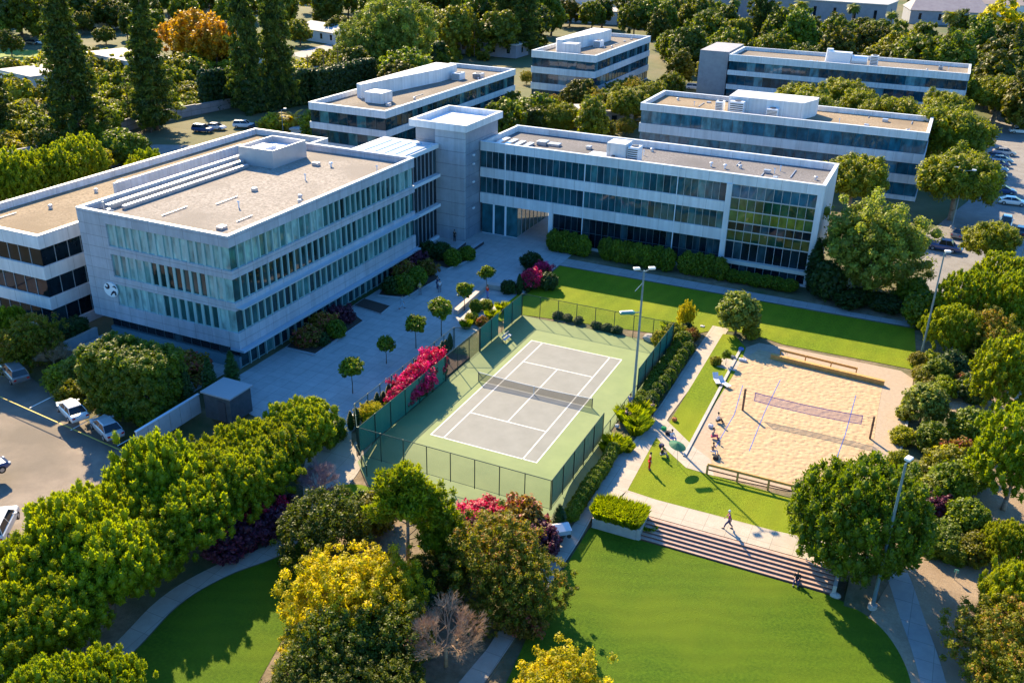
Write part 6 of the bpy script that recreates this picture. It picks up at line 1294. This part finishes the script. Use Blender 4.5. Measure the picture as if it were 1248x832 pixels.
ordinal_labels([o for o in col.objects if o.get('group') == 'young trees on the plaza'], 'small young tree standing on the plaza paving')
KERB = mat('bed_kerb', (.36, .37, .38), .8, (.42, .43, .44), 1.5)
def bed(label, poly, shr):
    pts = P(poly); cx, cy = sum(p[0] for p in pts)/len(pts), sum(p[1] for p in pts)/len(pts); t = thing('planting_bed', label, 'planter', (cx, cy, 0))
    MB().prism([(cx+(x-cx)*1.06, cy+(y-cy)*1.04) for x, y in pts], 0, .14).build('kerb', KERB, t, True); MB().prism(pts, .0, .17).build('soil', MULCH, t, True)
    for k, px, py, s, l in shr: pxp(k, px, py, .6, s, l)
bed('planting bed of rust and green shrubs beside the emblem building, nearest', [(350, 424), (384, 432), (442, 392), (418, 374), (392, 386)], [('rust_bush', 375, 415, 1.0, 'rust shrub in the nearest plaza bed, left'), ('rust_bush', 395, 400, 1.1, 'rust shrub in the nearest plaza bed, centre'), ('green_bush', 410, 405, .8, 'green shrub in the nearest plaza bed, front'), ('plum_bush', 415, 388, 1.0, 'plum shrub in the nearest plaza bed, far end'), ('dark_bush', 392, 415, .7, 'dark shrub in the nearest plaza bed, low')])
bed('bare soil bed on the plaza between the two shrub beds', [(432, 373), (464, 383), (475, 374), (444, 365)], [])
bed('large planting bed of rust and green shrubs in the middle of the plaza', [(462, 360), (492, 363), (535, 340), (508, 318), (478, 338)], [('plum_bush', 508, 325, 1.2, 'plum shrub in the middle plaza bed, far end'), ('rust_bush', 495, 338, 1.2, 'rust shrub in the middle plaza bed, centre'), ('green_bush', 508, 343, 1.0, 'green shrub in the middle plaza bed, front'), ('green_bush', 492, 352, 1.0, 'green shrub in the middle plaza bed, near end'), ('rust_bush', 520, 330, .9, 'rust shrub in the middle plaza bed, right'), ('dark_bush', 478, 352, 1.0, 'dark shrub in the middle plaza bed, left')])
bed('far planting bed of dark shrubs before the stair tower', [(512, 318), (545, 328), (580, 314), (560, 303), (528, 302)], [('dark_bush', 522, 310, 1.1, 'dark shrub in the far plaza bed, left'), ('dark_bush', 538, 311, 1.1, 'dark shrub in the far plaza bed, centre'), ('green_bush', 552, 318, .9, 'green shrub in the far plaza bed, front'), ('green_bush', 570, 312, .8, 'low green shrub in the far plaza bed, right end')])
sw1 = MB(); 
for a, b_ in (((546, 314), (566, 298)), ((566, 312), (588, 297))):
    (xa, ya), (xb, yb) = P([a, b_]); t = thing('seat_wall', 'dark low seat wall before the stair tower, '+('left' if a[0] < 560 else 'right')+' one', 'bench', ((xa+xb)/2, (ya+yb)/2, 0)); beam(t, (xa, ya), (xb, yb), .5, 0, .45, 'seat', mat('seat_dark', (.05, .05, .06), .6)); beam(t, (xa, ya), (xb, yb), .6, .452, .5, 'cap', KERB)
for px, py in ((428, 380), (507, 352), (462, 396)):
    pass
# south-west corner by the emblem building
x0, y0 = at(146, 500, 1.0)
hedge('hedge_block', 'huge trimmed hedge block above the parked white car', 'hedge', -38.2, -29.2, -22.9, -17.9, 0, 6.3, L_dense, .14, 90, .5, lump=.3)
for px, py, s, l in ((227, 480, 1.05, 'dark upright cypress left of the kiosk'), (256, 470, .95, 'dark upright cypress behind the kiosk'), (283, 458, .85, 'dark upright cypress at the building corner right of the kiosk')): pxp('cypress', px, py, 1.6, (1.3, 1.3, s), l)
pxp('rust_bush', 232, 452, 1.2, 1.4, 'greyish rust shrub at the emblem building corner'); pxp('bare_mauve', 245, 445, 1.2, .55, 'small leafless mauve shrub at the emblem building corner')
for (k, px, py, zc, s, l) in (('pine_row', 8, 395, 2.2, .6, 'bright green small pine at the left edge below the office'), ('olive', 40, 415, 2.4, .9, 'olive grey bushy tree left of the trimmed hedge'), ('bare', 62, 425, 2.0, .9, 'leafless shrub tree left of the trimmed hedge'), ('olive', 20, 430, 1.5, .75, 'olive shrub at the left edge above the shaded lane'), ('bush', 72, 452, 1.0, 1.3, 'yellow green shrub at the left foot of the trimmed hedge'), ('bush', 85, 470, .8, 1.1, 'pale yellow shrub behind the parked white car'), ('small_grey', 90, 445, 1.6, .7, 'greyish small tree touching the trimmed hedge')): pxp(k, px, py, zc, s, l)
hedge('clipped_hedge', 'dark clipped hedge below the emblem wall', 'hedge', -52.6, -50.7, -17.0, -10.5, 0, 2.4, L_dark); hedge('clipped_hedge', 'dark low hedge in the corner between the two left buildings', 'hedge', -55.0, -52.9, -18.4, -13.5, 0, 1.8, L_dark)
# trees whose shadows fall in the parking lot
plant('pine_row', -47.5, -32.5, 0, .9, 'pine at the left edge whose shadow crosses the parking lot', rz=1.0)
# trees behind the tan roofed building
for i, (px, py, s) in enumerate(((98, 200, .95), (62, 214, .95), (26, 222, 1.0), (-4, 226, 1.0), (180, 188, .62), (168, 193, .55))): 
    x, y = at(px, py, 5.5); plant('pine_big', x, y, 0, (s*1.15, s*1.15, s), '', 'bright rounded pines behind the tan roofed building')
ordinal_labels([o for o in col.objects if o.get('group') == 'bright rounded pines behind the tan roofed building'], 'bright rounded pine behind the tan roofed building')
# ------------------------------------------------------------------ redwoods and marked trees farther away
for i, (px, py, s, l) in enumerate(((98, 176, 1.2, 'tallest dark redwood at the upper left'), (191, 158, 1.1, 'second dark redwood left of the orange tree'), (306, 136, 1.35, 'dark redwood right of the orange tree, left of the pair'), (342, 131, 1.35, 'dark redwood right of the orange tree, right of the pair'), (-2, 165, .8, 'dark redwood cut by the left edge'), (500, 44, 1.1, 'dark redwood at the top left of centre'), (615, 62, 1.2, 'dark redwood at the top centre, left one'), (640, 66, 1.15, 'dark redwood at the top centre, right one'), (925, 62, 1.3, 'dark redwood behind the top right office, left'))):
    x, y = at(px, py, 0); plant('redwood', x, y, 0, (s*(.72 if s > 1.3 else 1), s*(.72 if s > 1.3 else 1), s*1.05), l, 'dark redwood trees', var=i % 3)
for i, (px, py, s) in enumerate(((236, 50, 1.15), (262, 55, 1.0), (215, 42, .8))):
    x, y = at(px, py, 6); plant('orange', x, y, 0, s*1.15, '', 'orange autumn trees')
ordinal_labels([o for o in col.objects if o.get('group') == 'orange autumn trees'], 'orange autumn tree between the redwoods')
x, y = at(240, 66, 3); plant('far_yellow', x, y, 0, (.7, .7, .45), 'low yellow tree at the foot of the orange ones')
pxp('short_palm', 357, 148, 3, 1.25, 'short golden palm beyond the tan roofed building'); 
for (k, px, py, zc, s, l) in (('green_bush', 388, 165, 1.4, 2.6, 'bright shrub beside the golden palm, left'), ('green_bush', 405, 169, 1.2, 2.4, 'bright shrub beside the golden palm, right'), ('green_bush', 455, 170, 1.2, 2.0, 'bright shrub behind the glass link'), ('bush', 335, 160, 1, 2.2, 'grey shrub left of the golden palm'), ('big_grey', 480, 60, 7, 1.7, 'broad pale green tree on the far bank behind the second office'), ('big_grey', 440, 68, 6, 1.2, 'smaller pale green tree left of the broad one')): pxp(k, px, py, zc, s, l)
pxp('far_yellow', 1215, 55, 7, 1.6, 'tall bright yellow tree at the upper right'); 
# ivy hedges
for (a, b_, h, l) in (((248, 135), (300, 128), 9, 'tall ivy covered hedge wall right of the second redwood'), ((300, 140), (385, 124), 8, 'tall ivy covered hedge wall below the redwood pair'), ((385, 128), (455, 108), 8, 'tall ivy covered hedge wall behind the second office, left'), ((455, 92), (540, 75), 6, 'tall ivy covered hedge wall behind the second office, right')):
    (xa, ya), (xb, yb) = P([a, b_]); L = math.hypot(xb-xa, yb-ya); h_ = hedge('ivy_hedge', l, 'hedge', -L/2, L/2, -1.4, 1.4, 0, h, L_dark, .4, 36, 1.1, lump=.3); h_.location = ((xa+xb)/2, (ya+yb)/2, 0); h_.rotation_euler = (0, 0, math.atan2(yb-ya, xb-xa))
# ------------------------------------------------------------------ zones of trees
def zone(key, poly, n, label, group, smin=.8, smax=1.2, avoid=3.0, zc=0, keep=None):
    pts = P(poly, zc); xs = [p[0] for p in pts]; ys = [p[1] for p in pts]; out = []; tries = 0
    pxs = [p[0] for p in poly]; pys = [p[1] for p in poly]
    def inside(u, v):
        c = False; j = len(poly)-1
        for i in range(len(poly)):
            if (poly[i][1] > v) != (poly[j][1] > v) and u < (poly[j][0]-poly[i][0])*(v-poly[i][1])/(poly[j][1]-poly[i][1])+poly[i][0]: c = not c
            j = i
        return c
    res = []
    while len(out) < n and tries < n*60:
        tries += 1; u = rnd.uniform(min(pxs), max(pxs)); v = rnd.uniform(min(pys), max(pys))
        if not inside(u, v): continue
        x, y = at(u, v, zc)
        if any((x-a)**2+(y-b)**2 < avoid**2 for a, b in out): continue
        if any(bx0-2.5 < x < bx1+2.5 and by0-2.5 < y < by1+2.5 for bx0, bx1, by0, by1 in BLD): continue
        if not (-25 < u < 1273 and -32 < v): continue
        out.append((x, y)); s = rnd.uniform(smin, smax)
        res.append(plant(key if isinstance(key, str) else rnd.choice(key), x, y, 0, (s*rnd.uniform(.9, 1.15), s*rnd.uniform(.9, 1.15), s*rnd.uniform(.85, 1.15)), '', group))
    ordinal_labels(res, label); return res
BLD = [(-74, -57, 64, 120), (-67, -49, 149, 195), (-20, 31, 95, 112), (-29, 37, 170, 190), (-28, 21, 44, 58), (-69, -54, -12, 42), (-50, -29, -10, 27)]
zone('forest', [(0, 6), (240, 4), (240, 26), (130, 48), (0, 52)], 20, 'dark tree in the woods at the top left corner', 'woods at the top left', 1.0, 1.5, 7)
zone('forest', [(240, 0), (480, -2), (480, 30), (380, 40), (300, 40), (240, 26)], 16, 'tree in the woods above the far road', 'woods above the far road', 1.0, 1.5, 7)
zone('forest', [(480, 0), (660, -6), (660, 46), (600, 74), (540, 76), (510, 40)], 30, 'dark tree in the wood behind the second office', 'wood at the top centre', 1.1, 1.7, 6)
zone('forest', [(640, 30), (800, 20), (870, 30), (890, 56), (810, 52), (740, 38), (650, 58)], 20, 'tree in the belt behind the top centre office', 'trees behind the top centre office', .9, 1.3, 6)
zone('forest', [(800, 56), (868, 56), (868, 96), (855, 118), (800, 102), (796, 80)], 10, 'green tree between the two top offices', 'trees between the top offices', .6, .9, 6)
zone('forest', [(870, 40), (1240, 54), (1248, 76), (1190, 78), (1060, 62), (890, 50)], 24, 'tree in the belt behind the top right office', 'trees behind the top right office', .6, .95, 6)
zone('forest', [(640, -14), (1250, -14), (1250, 14), (1120, 22), (1060, 4), (900, -2), (640, 8)], 24, 'tree in the far wood along the top edge', 'far wood along the top edge', .9, 1.4, 10)
zone('forest', [(1150, 82), (1250, 60), (1260, 150), (1210, 140), (1170, 140), (1196, 112)], 14, 'bushy green tree right of the top right office', 'trees right of the top right office', .8, 1.25, 6)
zone('umbrella', [(985, 118), (1120, 142), (1150, 150), (1140, 132), (1000, 110)], 5, 'golden green tree between the two right hand offices', 'trees between the right hand offices', .6, .75, 8)
zone(['forest', 'olive'], [(636, 100), (690, 130), (750, 150), (770, 130), (700, 132), (650, 108)], 9, 'green tree behind the long office roof', 'trees behind the long office roof', .45, .65, 5)
zone(['olive'], [(690, 150), (790, 150), (770, 120), (700, 140)], 7, 'olive bush tree below the top centre office', 'bush trees below the top centre office', .8, 1.2, 6)
zone('palm', [(770, 30), (860, 44), (1220, 74), (1230, 60), (1000, 40), (800, 22)], 12, 'palm tree rising above the belt behind the top offices', 'palms behind the top offices', 1.0, 1.4, 9)
zone('garden_bush', [(0, 190), (50, 190), (180, 146), (240, 132), (240, 112), (210, 100), (60, 130), (0, 150)], 60, 'low shrub in the nursery garden above the block wall', 'nursery shrubs above the block wall', .7, 1.4, 3)
zone('garden_bush', [(0, 130), (60, 125), (240, 96), (310, 88), (310, 66), (100, 72), (0, 90)], 55, 'low shrub in the upper nursery garden by the sheds', 'nursery shrubs by the sheds', .9, 1.7, 4)
zone('garden_bush', [(345, 100), (450, 92), (640, 62), (620, 50), (470, 62), (350, 78)], 50, 'low shrub in the plots along the far road', 'shrubs along the far road', .9, 1.6, 4)
zone('forest', [(0, 70), (240, 46), (240, 30), (0, 46)], 12, 'round tree among the far left gardens', 'trees in the far left gardens', .5, .9, 12)
zone('forest', [(345, 60), (640, 26), (560, 12), (350, 44)], 16, 'round tree beside the far road', 'trees beside the far road', .6, .95, 10)
zone('forest', [(-10, 196), (20, 190), (200, 146), (225, 152), (60, 205)], 7, 'tree growing against the long block wall', 'trees against the block wall', .35, .55, 8)
zone('garden_bush', [(640, 130), (700, 160), (745, 166), (700, 120)], 14, 'low shrub in the yard behind the long office roof', 'yard shrubs behind the long office', .6, 1.0, 4)
def world_zone(key, rects, n, label, group, smin, smax, avoid):
    out = []; res = []; tries = 0
    while len(out) < n and tries < n*50:
        tries += 1; r = rnd.choice(rects); x, y = rnd.uniform(r[0], r[1]), rnd.uniform(r[2], r[3])
        if any((x-a)**2+(y-b)**2 < avoid**2 for a, b in out): continue
        u, v = pix(x, y, 3)
        if u < -20 or u > 1268 or v < -30 or v > 850 or (200 < u < 290 and 20 < v < 75): continue
        key_ = rnd.choice(key)
        if 345 < u < 640 and 16 < v < 88: key_ = 'garden_bush'
        out.append((x, y)); s = rnd.uniform(smin, smax); res.append(plant(key_, x, y, 0, (s*rnd.uniform(.9, 1.15), s*rnd.uniform(.9, 1.15), s), '', group))
    ordinal_labels(res, label)
world_zone(['umbrella'], [(0, 36, 128, 160)], 10, 'golden green tree showing above the rear office roof', 'trees between the rear and farthest offices', .75, 1.0, 8)
world_zone(['umbrella', 'forest', 'olive'], [(-44, -30, 100, 165)], 12, 'golden green tree in the gap between the top offices', 'trees in the gap between the top offices', .6, .9, 6)
world_zone(['forest', 'olive', 'garden_bush'], [(-54, -40, 70, 92), (-54, -44, 96, 140)], 14, 'leafy tree beside the second office end wall', 'trees beside the second office', .5, .85, 5)
world_zone(['forest'], [(-48, 90, 205, 290)], 46, 'dark tree in the wide wood behind the top right office', 'wide wood behind the top right office', .8, 1.3, 8)
world_zone(['forest', 'umbrella'], [(42, 62, 165, 205)], 8, 'green tree at the end wall of the farthest office', 'trees at the farthest office end', .8, 1.1, 6)
world_zone(['forest', 'garden_bush'], [(-200, -96, 130, 260)], 60, 'tree in the mixed planting beyond the ivy hedges', 'mixed planting beyond the ivy hedges', .6, 1.0, 7)
world_zone(['bush', 'green_bush'], [(-88, -76, 48, 62), (-112, -104, 30, 56)], 16, 'bright shrub along the service road behind the tan roofed building', 'shrubs along the service road', 1.4, 2.2, 3)
zone('bush', [(1100, 440), (1140, 440), (1150, 500), (1120, 470)], 6, 'small shrub on the shaded bank by the sand court', 'bank shrubs by the sand court', .6, .9, 1.2)
